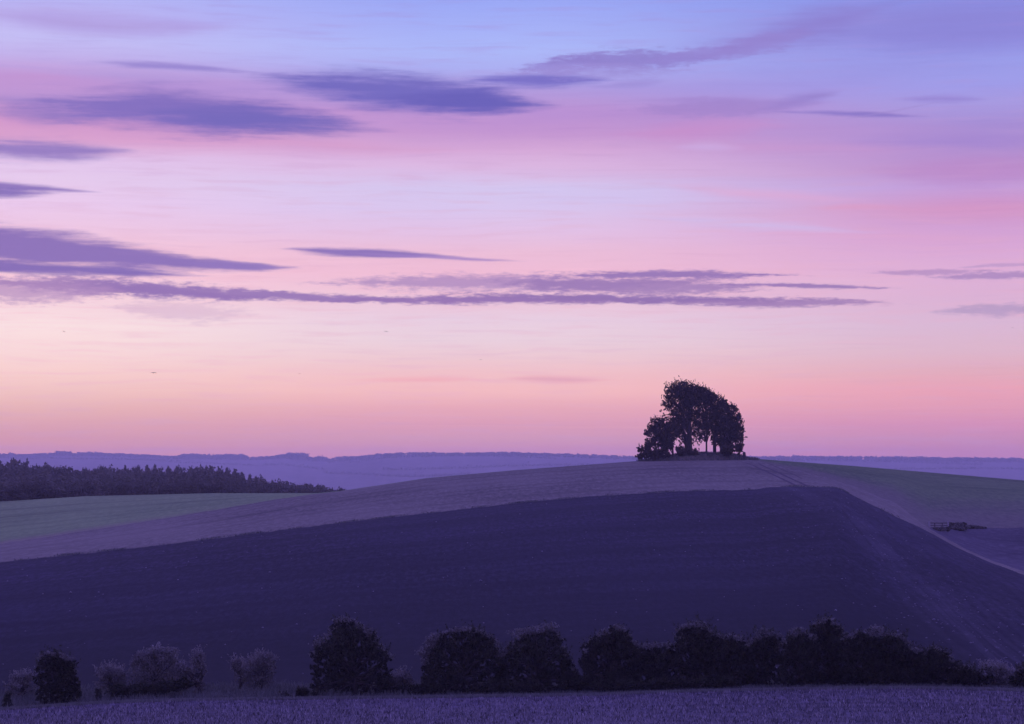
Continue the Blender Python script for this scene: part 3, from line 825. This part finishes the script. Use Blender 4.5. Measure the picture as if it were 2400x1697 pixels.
hedge('dark tree with a blunt peak leaning right, beside the broad round-topped tree', A4, 3.28, 1900,
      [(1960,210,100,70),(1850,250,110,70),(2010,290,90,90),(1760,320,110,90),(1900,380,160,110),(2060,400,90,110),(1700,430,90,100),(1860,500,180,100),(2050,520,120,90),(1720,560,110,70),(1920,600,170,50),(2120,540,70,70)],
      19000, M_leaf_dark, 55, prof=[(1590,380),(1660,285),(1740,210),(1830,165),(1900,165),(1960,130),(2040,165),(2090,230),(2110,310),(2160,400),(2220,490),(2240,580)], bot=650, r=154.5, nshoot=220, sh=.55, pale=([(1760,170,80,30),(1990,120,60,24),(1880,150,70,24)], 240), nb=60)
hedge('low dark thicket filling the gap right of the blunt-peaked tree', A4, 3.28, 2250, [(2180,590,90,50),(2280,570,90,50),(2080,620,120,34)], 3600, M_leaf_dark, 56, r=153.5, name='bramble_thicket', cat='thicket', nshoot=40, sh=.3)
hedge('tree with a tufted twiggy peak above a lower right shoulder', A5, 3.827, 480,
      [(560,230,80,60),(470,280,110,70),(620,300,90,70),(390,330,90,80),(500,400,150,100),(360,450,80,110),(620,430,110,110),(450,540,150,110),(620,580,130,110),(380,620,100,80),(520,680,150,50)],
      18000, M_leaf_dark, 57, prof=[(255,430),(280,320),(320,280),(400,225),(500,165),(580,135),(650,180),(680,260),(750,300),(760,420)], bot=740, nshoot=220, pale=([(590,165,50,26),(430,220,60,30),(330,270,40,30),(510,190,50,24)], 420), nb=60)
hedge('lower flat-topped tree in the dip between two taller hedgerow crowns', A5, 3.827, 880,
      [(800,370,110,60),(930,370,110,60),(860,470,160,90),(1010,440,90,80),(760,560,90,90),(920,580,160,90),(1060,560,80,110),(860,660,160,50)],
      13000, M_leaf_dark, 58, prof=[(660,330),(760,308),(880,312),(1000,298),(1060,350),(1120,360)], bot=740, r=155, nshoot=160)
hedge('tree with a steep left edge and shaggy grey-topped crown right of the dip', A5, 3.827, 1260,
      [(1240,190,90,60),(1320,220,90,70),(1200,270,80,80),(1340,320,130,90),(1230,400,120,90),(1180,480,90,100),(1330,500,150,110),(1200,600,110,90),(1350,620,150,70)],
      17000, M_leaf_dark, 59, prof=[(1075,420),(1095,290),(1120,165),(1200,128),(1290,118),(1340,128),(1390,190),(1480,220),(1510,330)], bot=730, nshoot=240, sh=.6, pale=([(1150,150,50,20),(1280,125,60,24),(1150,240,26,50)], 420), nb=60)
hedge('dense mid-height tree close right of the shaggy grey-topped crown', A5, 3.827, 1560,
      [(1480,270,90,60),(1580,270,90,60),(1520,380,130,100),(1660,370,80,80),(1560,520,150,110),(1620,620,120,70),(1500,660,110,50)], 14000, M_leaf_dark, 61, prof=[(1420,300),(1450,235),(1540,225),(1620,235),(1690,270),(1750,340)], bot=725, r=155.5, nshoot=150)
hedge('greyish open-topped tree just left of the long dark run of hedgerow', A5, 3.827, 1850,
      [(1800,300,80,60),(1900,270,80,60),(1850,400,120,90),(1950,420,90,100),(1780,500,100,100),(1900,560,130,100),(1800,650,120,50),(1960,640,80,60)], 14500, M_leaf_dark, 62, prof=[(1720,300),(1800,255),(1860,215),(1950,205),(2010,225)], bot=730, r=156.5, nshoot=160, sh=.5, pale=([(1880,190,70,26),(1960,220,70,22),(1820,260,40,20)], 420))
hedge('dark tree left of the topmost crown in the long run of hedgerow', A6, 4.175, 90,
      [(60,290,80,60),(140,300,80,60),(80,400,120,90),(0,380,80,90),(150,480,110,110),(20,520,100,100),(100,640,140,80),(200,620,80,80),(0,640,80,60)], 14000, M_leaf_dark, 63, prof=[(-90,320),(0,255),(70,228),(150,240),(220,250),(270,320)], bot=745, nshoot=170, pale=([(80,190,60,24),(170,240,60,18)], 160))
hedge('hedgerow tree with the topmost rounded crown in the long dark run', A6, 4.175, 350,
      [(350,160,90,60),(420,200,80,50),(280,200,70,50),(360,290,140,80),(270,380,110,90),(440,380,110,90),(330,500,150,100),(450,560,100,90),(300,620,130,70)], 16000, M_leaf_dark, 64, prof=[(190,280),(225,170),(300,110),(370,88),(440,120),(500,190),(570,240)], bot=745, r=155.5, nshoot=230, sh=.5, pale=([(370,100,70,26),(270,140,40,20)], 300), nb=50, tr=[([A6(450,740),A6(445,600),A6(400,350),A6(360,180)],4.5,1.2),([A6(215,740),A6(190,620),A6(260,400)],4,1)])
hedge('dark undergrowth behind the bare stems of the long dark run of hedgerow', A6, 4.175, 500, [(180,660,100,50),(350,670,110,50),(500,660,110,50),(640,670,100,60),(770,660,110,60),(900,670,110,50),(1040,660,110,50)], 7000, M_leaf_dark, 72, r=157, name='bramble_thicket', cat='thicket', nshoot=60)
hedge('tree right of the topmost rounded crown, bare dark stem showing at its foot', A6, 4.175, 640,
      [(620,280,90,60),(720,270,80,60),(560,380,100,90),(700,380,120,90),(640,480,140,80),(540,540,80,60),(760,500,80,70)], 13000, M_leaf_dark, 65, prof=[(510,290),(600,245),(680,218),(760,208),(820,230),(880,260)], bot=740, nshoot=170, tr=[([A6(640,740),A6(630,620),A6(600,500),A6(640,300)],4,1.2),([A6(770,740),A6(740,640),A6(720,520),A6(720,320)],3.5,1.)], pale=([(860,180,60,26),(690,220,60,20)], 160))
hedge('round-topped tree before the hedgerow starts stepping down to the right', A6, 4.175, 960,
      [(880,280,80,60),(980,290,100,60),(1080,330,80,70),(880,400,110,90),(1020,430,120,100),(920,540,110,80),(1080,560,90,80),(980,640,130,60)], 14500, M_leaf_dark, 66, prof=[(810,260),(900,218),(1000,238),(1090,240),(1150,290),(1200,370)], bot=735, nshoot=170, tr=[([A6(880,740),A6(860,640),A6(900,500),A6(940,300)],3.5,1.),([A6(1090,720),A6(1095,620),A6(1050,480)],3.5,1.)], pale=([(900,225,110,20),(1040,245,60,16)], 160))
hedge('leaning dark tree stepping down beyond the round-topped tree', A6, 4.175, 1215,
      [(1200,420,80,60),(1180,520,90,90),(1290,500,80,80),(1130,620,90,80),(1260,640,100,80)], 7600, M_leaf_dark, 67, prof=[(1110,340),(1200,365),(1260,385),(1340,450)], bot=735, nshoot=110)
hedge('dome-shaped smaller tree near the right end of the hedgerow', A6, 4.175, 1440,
      [(1420,420,80,60),(1490,470,80,60),(1400,530,110,80),(1520,570,90,80),(1430,650,130,70)], 8000, M_leaf_dark, 68, prof=[(1310,430),(1400,355),(1470,380),(1560,450),(1660,550)], bot=730, nshoot=120)
hedge('low dark bush between the dome-shaped tree and the frame edge', A6, 4.175, 1700,
      [(1650,590,90,60),(1760,600,90,60),(1700,660,130,50),(1860,620,90,60),(1900,670,100,40)], 7000, M_leaf_dark, 69, prof=[(1580,550),(1700,538),(1800,575),(1860,600),(1970,625)], bot=725, name='scrub_bush', cat='bush', nshoot=100)
hedge('pale-topped bush second from the right end of the hedgerow', A6, 4.175, 2000,
      [(1960,610,90,50),(2080,640,90,50),(2040,690,110,40)], 4200, M_leaf_mid, 70, r=155, name='scrub_bush', cat='bush', nshoot=90, pale=([(1930,560,70,20)], 120))
hedge('dark bush cut by the right edge of the photo at the end of the hedgerow', A6, 4.175, 2270,
      [(2240,620,90,50),(2320,610,90,60),(2260,680,120,50)], 4600, M_leaf_dark, 71, prof=[(2160,640),(2240,580),(2320,560),(2400,580)], bot=735, name='hawthorn_bush', cat='bush', nshoot=70)
for k, (u, lab) in enumerate([(1180, 'dark bramble bank along the foot of the broad round-topped tree'), (1640, 'dark bramble bank under the tree with a steep left edge'), (1480, 'dark bramble bank under the tufted-peak tree and its lower neighbour')]):
    b = on_ground(u, 152.4)
    e = HOR - FPX * math.tan(math.atan2(b.z, math.hypot(b.x, b.y)))
    ident = lambda x, y: (x, y)
    hedge(lab, ident, 1., u, [(u - 60, e - 8, 30, 12), (u - 20, e - 10, 34, 14), (u + 20, e - 8, 34, 11), (u + 60, e - 9, 30, 13)], 3000, M_leaf_dark, 75 + k, r=152.4, name='bramble_thicket', cat='thicket', nshoot=40, sh=.25, size=.11)

# verge grass and stubble
rg = np.random.default_rng(21)
def scatter(n, ulo, uhi, rlo, rhi, rg):
    a = rg.uniform(azel(ulo, 1600)[0], azel(uhi, 1600)[0], n)
    r = rg.uniform(rlo, rhi, n)
    return a, r
def zpts(a, r, sink=.02):
    out = np.zeros((len(a), 3))
    q = np.round(a / 4e-4).astype(int)
    for k in np.unique(q):
        i = q == k
        R, Z, _ = column(k * 4e-4)
        out[i, 2] = pchip(R, Z, r[i]) - sink
    out[:, 0] = r * np.sin(a); out[:, 1] = r * np.cos(a)
    return out
a, r = scatter(60000, -150, 2550, 150.3, 161, rg)
patch = np.sin(a * 170 + r * 1.3) * np.sin(a * 61 - r * .7) + rg.normal(0, .5, len(a))
k = patch > -.5
k2 = (patch[k] > .45) & (a[k] < azel(1010, 1600)[0])
blades('verge_grass', zpts(a[k], r[k]), .22, .05, M_blade, rg, tone=(0, .7))
blades('verge_grass', zpts(a[k][k2], r[k][k2]), .42, .05, M_blade, rg, tone=(.2, .8))
a, r = scatter(26000, -150, 2550, 149.9, 150.7, rg)
blades('verge_grass', zpts(a, r), .17, .06, M_blade, rg, tone=(.75, 1))
a, r = scatter(105000, -150, 2550, 117, 149.6, rg)
row = np.abs(((r + .15 * np.sin(a * 40)) / .62) % 1 - .5)
bandv = np.sin(r * 1.9 + .5 * np.sin(a * 23)) + .6 * np.sin(r * 4.3 + a * 15)
k = (row < .36) & (rg.uniform(-1.6, 1.2, len(r)) < bandv)
blades('stubble', zpts(a[k], r[k]), .17, .065, M_stalk, rg, lean=.3)
# barrow grass
pts = []
for i in range(5200):
    ph = rg.uniform(0, 2 * math.pi); t = math.sqrt(rg.uniform(0, 1))
    c = on_ground(1636, RB + 2)
    x, y = c.x + 12.6 * t * math.cos(ph), c.y + 8.6 * t * math.sin(ph)
    prof = 1 if t < .45 else .5 + .5 * math.cos((t - .45) / .55 * math.pi)
    top = 1.02 if math.cos(ph) > -.2 else 1.02 + .5 * t * math.cos(ph)
    pts.append((x, y, ground_z(x, y) + prof * max(.3, top) * 1.2 - .12))
blades('mound_grass', pts, .42, .12, M_blade, rg, tone=(0, .25))

pts, pt2 = [], []
for _ in range(15000):
    a_ = rg.uniform(AZ[61], AZ[1150]); R_, Z_, br_ = column(round(a_ / 4e-4) * 4e-4)
    r_ = br_[2] + rg.normal(.3, .7)
    if math.sin(a_ * 310) + math.sin(a_ * 97 + 1) + rg.normal(0, .9) < .9 or a_ > azel(2150, 1240)[0]: continue
    pts.append((r_ * math.sin(a_), r_ * math.cos(a_), float(pchip(R_, Z_, np.array([r_]))[0]) - .05))
blades('margin_grass', pts, .22, .12, M_blade, rg, tone=(.1, .8))

# flints and chalk lying on the ploughed ground
def stones():
    rg = np.random.default_rng(9)
    a, r = scatter(7000, 0, 2420, 165, 350, rg)
    u = 1200 + FPX * np.tan(a)
    keep = []
    for i in range(len(a)):
        _, _, br = column(round(a[i] / 4e-4) * 4e-4)
        if r[i] > br[2] - 3: continue
        t = (r[i] - 161) / (br[2] - 161)
        cu = 1900 + (1 - t) * 560
        p = .04 + .5 * math.exp(-((u[i] - cu) / (90 + 170 * (1 - t))) ** 2)
        if rg.uniform() < p: keep.append(i)
    P = zpts(a[keep], r[keep], 0)
    V, F = [], []
    for p in P:
        s = rg.uniform(.035, .10) * (1.6 if rg.uniform() < .08 else 1)
        b = len(V)
        for d in ((1,0,0),(0,1,0),(-1,0,0),(0,-1,0),(0,0,1),(0,0,-.6)):
            V.append((p[0] + d[0] * s * rg.uniform(.8, 1.6), p[1] + d[1] * s * rg.uniform(.8, 1.6), p[2] + .04 + d[2] * s * rg.uniform(.6, 1.)))
        for q in ((0,1,4),(1,2,4),(2,3,4),(3,0,4),(1,0,5),(2,1,5),(3,2,5),(0,3,5)): F.append([b + x for x in q])
    o = mesh_np('flint_stones', V, np.array(F), M_stone, None)
    set_tags(o, kind='stuff')
stones()

# ------------------------------------------------------------------ wheel tracks on the stubble
def wheel(pts, w=.55):
    V, F = [], []
    P = []
    for i in range(len(pts) - 1):
        for t in np.linspace(0, 1, 24, endpoint=False):
            P.append((pts[i][0] * (1 - t) + pts[i + 1][0] * t, pts[i][1] * (1 - t) + pts[i + 1][1] * t))
    P.append(pts[-1])
    # (u, r) samples -> ground
    G = [on_ground(u, r) for u, r in P]
    for i, g in enumerate(G):
        d = (G[min(i + 1, len(G) - 1)] - G[max(i - 1, 0)]); d.z = 0; d.normalize()
        s = Vector((-d.y, d.x, 0))
        ww = w * (.8 + .4 * random.random())
        for k in (-1, 1):
            q = g + s * ww * .5 * k
            V.append((q.x, q.y, ground_z(q.x, q.y) + .035))
        if i: F.append([2*i-2, 2*i-1, 2*i+1, 2*i])
    o = mesh_np('wheel_track', V, np.array(F), M_track, None, True)
    set_tags(o, kind='structure')
random.seed(4)
def r_at(u, v):
    """distance at which the ground of this azimuth is seen at photo row v"""
    a, e = azel(u, v); R, Z, br = column(a)
    rr = np.linspace(br[1], br[5], 3000); ee = pchip(R, Z, rr) / rr
    return float(rr[min(np.searchsorted(ee, math.tan(e)), 2999)])
for line in ([(1745,1085),(1768,1092),(1800,1107),(1835,1124),(1864,1138)], [(1752,1083),(1779,1088),(1822,1107),(1862,1126),(1893,1140)], [(1800,1086),(1840,1104),(1880,1122)]):
    wheel([(u, r_at(u, v)) for u, v in line], .5 if line[0][0] < 1790 else .3)

# ------------------------------------------------------------------ gate and scrub at the field corner
RG = r_at(2199, 1241)
def gate():
    b = on_ground(2199, RG)
    mg = RG / FPX
    root = empty('field_gate', b, 'wooden three-rail field gate with two pale posts at the corner of the green field', 'gate')
    w = 21.5 * mg; h = 15.5 * mg
    for s in (-1, 1):
        mb = MB(); mb.box((s * w, 0, h * .5), (.10, .09, h * .55 + .12), .1)
        mb.box((s * w, 0, h * 1.05 + .14), (.07, .06, .03), .1)
        mb.build('gate_post', M_wood_pale, root)
    mb = MB(); mb.box((-w * .42, .03, h * .5), (.06, .05, h * .52)); mb.build('upright', M_wood_dark, root)
    mb = MB(); mb.box((w * .38, .03, h * .72), (.05, .05, h * .3)); mb.build('upright', M_wood_dark, root)
    for z, t in ((.98, .06), (.62, .045), (.3, .045)):
        mb = MB(); mb.tube([(-w, 0, h * z), (0, .0, h * z - .01), (w, 0, h * z)], [t, t, t], 6); mb.build('rail', M_wood_dark, root)
gate()
def G7(x, y): return (2100 + x / 7.653, 1180 + y / 7.653)
for k, (u, bl, n, lab) in enumerate([
    (800, [(720,462,60,24),(830,458,80,28),(920,455,60,28)], 1500, 'dark overgrown bank below the field gate'),
    (1080, [(1000,390,60,35),(1100,390,70,40),(1200,380,60,36),(955,360,16,20,.4),(1215,362,14,22,.4),(1120,440,150,36)], 2600, 'dark scrubby bush immediately right of the field gate'),
    (1400, [(1330,420,70,26),(1430,430,80,26),(1530,440,80,16)], 1700, 'low scrub tapering along the field edge right of the gate bush')]):
    tree('scrub_bush', lab, 'bush', 'scrub along the right-hand field edge', G7(u, 0)[0], r_at(G7(u, 0)[0], 1180 + (500 if k == 0 else 470 if k == 1 else 450) / 7.653), BB(G7, 7.653, bl), [([G7(u,460),G7(u,420)], .8, .4)], n, .20, M_leaf_mid, 90 + k, nb=6, shell=.1)

# ------------------------------------------------------------------ the wood on the left
def proto_conifer(seed, h=13.):
    rg = np.random.default_rng(seed)
    root = empty('conifer_tree', (0, 0, 0))
    P = []
    for i in range(62):
        t = i / 61; z = h * (.12 + .88 * t); R = (1 - t) ** .7 * h * .22 + .12
        k = max(6, int(38 * (1 - t) + 6))
        ph = rg.uniform(0, 2 * math.pi, k); rr = R * rg.uniform(.45, 1.1, k)
        P.append(np.stack([rr * np.cos(ph), rr * np.sin(ph), z - rr * .28 + rg.normal(0, .12, k)], 1))
    P = np.concatenate(P)
    V, F = leaf_cards(P, .5, 1.8, 0, .35, rg)
    mesh_np('crown', V, F, M_leaf_wood, root, False, {'tone': ('FLOAT', np.repeat(rg.uniform(0, 1, len(P)), 4))})
    mb = MB(); mb.tube([(0,0,-2),(0,0,h*.5),(0,0,h)], [.22,.13,.03], 6); mb.build('trunk', M_bark, root, True)
    return root
def proto_broad(seed, h=12.):
    rg = np.random.default_rng(seed)
    root = empty('broadleaf_tree', (0, 0, 0))
    bl = []
    for i in range(11):
        ph = rg.uniform(0, 6.28); q = rg.uniform(0, .24) * h; z = h * rg.uniform(.35, .84)
        bl.append((q * math.cos(ph), q * math.sin(ph), z, h * .16, h * .16, h * .14))
    _, tips = foliage('crown', bl, 4200, .40, M_leaf_wood, root, rg, .3, 12, .18)
    trunk_mesh(root, [([(0,0,-2),(0,0,h*.3),(.2,0,h*.7)], [.3,.22,.08])], tips, M_bark, rg, 12, .07)
    return root
def copy_tree(o):
    c = o.copy(); col.objects.link(c)
    for ch in o.children:
        d = ch.copy(); col.objects.link(d); d.parent = c
    return c
STRAY[0] = .02
conifers = [proto_conifer(s) for s in (1, 2, 3, 4)]
broads = [proto_broad(s) for s in (5, 6, 7, 8)]
# skyline of the wood: (u, row of tree tops)
WS = [(-120,1072),(0,1079),(25,1076),(60,1083),(95,1088),(130,1092),(150,1104),(168,1098),(200,1091),(240,1095),(300,1092),(350,1089),(400,1091),(440,1092),(480,1091),(520,1094),(560,1102),(590,1110),(620,1117),(660,1126),(700,1133),(745,1135),(775,1139),(790,1150)]
wu = [p[0] for p in WS]; wv = [p[1] for p in WS]
rg = np.random.default_rng(77); used = set(); wood = []
LC = 'pointed dark conifer standing in the wood behind the left green field'
LB = 'bushy dark broadleaf tree standing in the wood behind the left green field'
rows = [(510, .50, 30), (560, .62, 30), (620, .78, 34), (690, .92, 40), (760, 1.0, 44)]
for r0, frac, nrow in rows:
    for i in range(nrow):
        u = -110 + 895 * (i + .5 + rg.uniform(-.4, .4)) / nrow
        r = r0 + rg.uniform(-14, 14)
        vt = np.interp(u, wu, wv)
        vb = 1176 if u < 60 else 1158
        if u > 690 and r0 > 600 and rg.uniform() < .3: continue
        vt = vb + (vt - vb) * frac + rg.uniform(0, 6)
        g = on_ground(u, r, .2)
        top = place(u, vt, r).z
        h = top - g.z
        if h < 2: continue
        con = (140 < u < 160 or 190 < u < 700) and rg.uniform() < (.42 if frac > .9 else .3)
        pool = conifers if con else broads
        pi = int(rg.integers(0, 4))
        src = pool[pi]
        if (con, pi) in used: o = copy_tree(src)
        else: o = src; used.add((con, pi))
        o.location = g
        hh = 13. if con else 11.2
        s = h / hh
        w = min(s, 1.15) * (1 if con else 1.15)
        if not con and u < 130: w *= 1.3
        o.scale = (w, w, s); o.rotation_euler = (0, 0, rg.uniform(0, 6.28))
        wood.append((rows.index((r0, frac, nrow)), u, con, o))
ORD = ['first', 'second', 'third', 'fourth', 'fifth', 'sixth', 'seventh', 'eighth', 'ninth', 'tenth', 'eleventh', 'twelfth', 'thirteenth', 'fourteenth', 'fifteenth']
RK = ['front edge', 'second rank', 'middle rank', 'rank below the skyline', 'skyline']
SEC = ['far left end', 'left part', 'middle', 'right part', 'tapering right end']
cnt = {}
for rk, u, con, o in sorted(wood, key=lambda w: (w[0], w[1])):
    sn = min(4, max(0, int((u + 110) / 179)))
    k = cnt[(rk, sn, con)] = cnt.get((rk, sn, con), -1) + 1
    lab = '%s %s from the left, %s, wood\'s %s' % (ORD[k], 'pointed conifer' if con else 'bushy tree', RK[rk], SEC[sn])
    set_tags(o, lab, 'tree', 'conifers of the dark wood' if con else 'broadleaf trees of the dark wood')

# ------------------------------------------------------------------ far skyline woods (one mass each, six hundred crowns of a few pixels)
def far_wood(name, u0, u1, n, dens, lab=None):
    rg = np.random.default_rng(int(u0) + 5000)
    P, T = [], []
    for i in range(n):
        u = rg.uniform(u0, u1)
        a = azel(u, 1080)[0]
        e, rk = cK(max(-.3, min(.3, a)))
        r = float(rk) + rg.uniform(-240, 15)
        # target outline
        vt = np.interp(u, OUT_U, OUT_V) + rg.uniform(0, 3) + (float(rk) - r) / 240 * 4
        g = on_ground(u, r)
        top = place(u, vt, r).z
        h = max(4.5, min(top - g.z, 30))
        c = np.array([g.x, g.y, g.z + h * .5])
        k = dens
        d = rg.normal(0, 1, (k, 3)); d /= np.linalg.norm(d, axis=1)[:, None]
        q = d * rg.uniform(.5, 1., (k, 1)) * np.array([h * .55, h * .55, h * .5])
        P.append(c + q); T.append(np.full(k, rg.uniform(0, 1)))
    P = np.concatenate(P)
    V, F = leaf_cards(P, 3.2, 1.3, 0, 0, rg)
    o = mesh_np(name, V, F, M_leaf_far, None, False, {'tone': ('FLOAT', np.repeat(np.concatenate(T), 4))})
    set_tags(o, kind='stuff')
OUT = [(-400,1063),(0,1061),(15,1063),(28,1058),(34,1063),(60,1065),(110,1062),(124,1062),(132,1055),(165,1055),(175,1064),(181,1064),(184,1057),(232,1057),(250,1060),(300,1062),(330,1064),(400,1068),(417,1067),(424,1061),(500,1063),(545,1061),(552,1064),(570,1062),(580,1067),(582,1070),(625,1068),(670,1062),(680,1058),(715,1058),(722,1063),(723,1070),(742,1069),(752,1065),(764,1070),(772,1074),(790,1067),(820,1068),(850,1066),(880,1063),(904,1060),(960,1058),(1019,1058),(1040,1061),(1098,1062),(1150,1058),(1202,1057),(1250,1060),(1340,1062),(1430,1065),(1495,1068),(1560,1068),(1640,1069),(1760,1066),(1850,1067),(1860,1064),(1875,1067),(1960,1067),(2050,1067),(2150,1068),(2250,1070),(2400,1071),(2800,1074)]
OUT_U = [p[0] for p in OUT]; OUT_V = [p[1] for p in OUT]
far_wood('distant_woodland', -350, 760, 1500, 34)
far_wood('distant_woodland', 760, 2750, 1900, 30)
# hedges and copses lower down the far slope
def far_hedges():
    rg = np.random.default_rng(99); P = []
    for u0, u1, f in ((0,420,.25),(300,760,.45),(820,1300,.3),(900,1500,.55),(1750,2300,.3),(1900,2400,.6),(760,1100,.7)):
        for i in range(150):
            t = i / 149; u = u0 + (u1 - u0) * t + rg.uniform(-2, 2)
            a = azel(u, 1080)[0]; e, rk = cK(a)
            r = float(rk) - 1300 * (f + .1 * math.sin(t * 3 + u0)) 
            g = on_ground(u, r)
            h = rg.uniform(3.5, 8) * (1.5 if rg.uniform() < .1 else 1)
            k = 10; d = rg.normal(0, 1, (k, 3))
            P.append(np.array([g.x, g.y, g.z + h * .4]) + d * np.array([h * .35, h * .35, h * .25]))
    P = np.concatenate(P)
    V, F = leaf_cards(P, 2.8, 1.3, 0, 0, rg)
    o = mesh_np('distant_hedges', V, F, M_leaf_far, None, False, {'tone': ('FLOAT', np.zeros(len(V)))})
    set_tags(o, kind='stuff')
far_hedges()

# ------------------------------------------------------------------ birds
def bird(u, v, span_px, r, lab, bank, head):
    span = 1.05 * span_px * r / FPX
    s = span / 2
    V, F = [], []
    # body: spindle along x, wings grow out of it as one continuous mesh
    prof = [(-.42,.012,0),(-.30,.03,0),(-.16,.06,.0),(0,.085,0),(.14,.075,.01),(.22,.045,.02),(.28,.05,.03),(.33,.036,.03),(.39,.008,.02)]
    n = 8
    for x, rad, z in prof:
        for k in range(n):
            t = 2 * math.pi * k / n
            V.append((x * s, rad * s * math.cos(t), (z + rad * math.sin(t)) * s))
    for i in range(len(prof) - 1):
        for k in range(n):
            F.append([i*n+k, i*n+(k+1)%n, (i+1)*n+(k+1)%n, (i+1)*n+k])
    F.append(list(range(n))[::-1]); F.append([(len(prof)-1)*n + k for k in range(n)])
    b = len(V)       # tail fan
    V += [(-.38*s,-.03*s,0),(-.38*s,.03*s,0),(-.62*s,.09*s,0),(-.62*s,-.09*s,0),(-.38*s,-.03*s,-.012*s),(-.38*s,.03*s,-.012*s),(-.62*s,.09*s,-.006*s),(-.62*s,-.09*s,-.006*s)]
    for q in ((0,1,2,3),(7,6,5,4),(0,3,7,4),(1,5,6,2),(0,4,5,1),(3,2,6,7)): F.append([b + i for i in q])
    for sg in (-1, 1):
        st = [(0.03,.17,-.15,.02),(.30,.19,-.12,.09),(.62,.13,-.12,.07),(.95,.0,-.14,.0)]
        b = len(V)
        for y, fx, bx, z in st:
            V.append((fx * s, sg * y * s, z * s)); V.append((bx * s, sg * y * s, z * s))
            V.append((fx * s, sg * y * s, (z - .02) * s)); V.append((bx * s, sg * y * s, (z - .012) * s))
        for i in range(3):
            o0, o1 = b + 4 * i, b + 4 * i + 4
            F += [[o0, o0+1, o1+1, o1], [o0+2, o1+2, o1+3, o0+3], [o0, o1, o1+2, o0+2], [o0+1, o0+3, o1+3, o1+1]]
        F.append([b+12, b+13, b+15, b+14]); F.append([b, b+2, b+3, b+1])
    o = mesh_np('bird', V, F, M_bird)
    o.location = place(u, v, r)
    o.rotation_euler = (bank, -.38, head)
    set_tags(o, lab, 'bird', 'birds gliding in the dawn sky')
bird(360, 874, 15, 300, 'largest dark bird gliding level, low on the left of the sky', .05, math.radians(80))
bird(905, 777, 11, 320, 'bird gliding below the left part of the long cloud band, level and slim', .1, math.radians(100))
bird(150, 777, 8, 330, 'small tilted bird highest on the far left of the sky', .45, math.radians(60))
bird(702, 876, 7, 340, 'small bird gliding right of the largest bird at about its height', -.1, math.radians(95))
bird(1127, 843, 7, 340, 'faint small bird nearest the middle of the sky', .1, math.radians(100))
bird(2373, 768, 7, 340, 'faint lone bird at the far right of the sky', .2, math.radians(110))

# ------------------------------------------------------------------ haze
def haze():
    mb = MB(); mb.box((0, 0, (HAZE_TOP - 84) / 2), (HAZE_R, HAZE_R, (HAZE_TOP + 84) / 2))
    m = bpy.data.materials.new('morning_haze'); m.use_nodes = True
    t = m.node_tree; t.nodes.clear()
    out = t.nodes.new('ShaderNodeOutputMaterial'); v = t.nodes.new('ShaderNodeVolumePrincipled')
    v.inputs['Color'].default_value = (1, .95, .95, 1)
    v.inputs['Density'].default_value = HAZE_D
    v.inputs['Density Attribute'].default_value = ''
    v.inputs['Anisotropy'].default_value = .4
    t.links.new(v.outputs[0], out.inputs['Volume'])
    o = mb.build('haze', m); set_tags(o, kind='stuff')
haze()
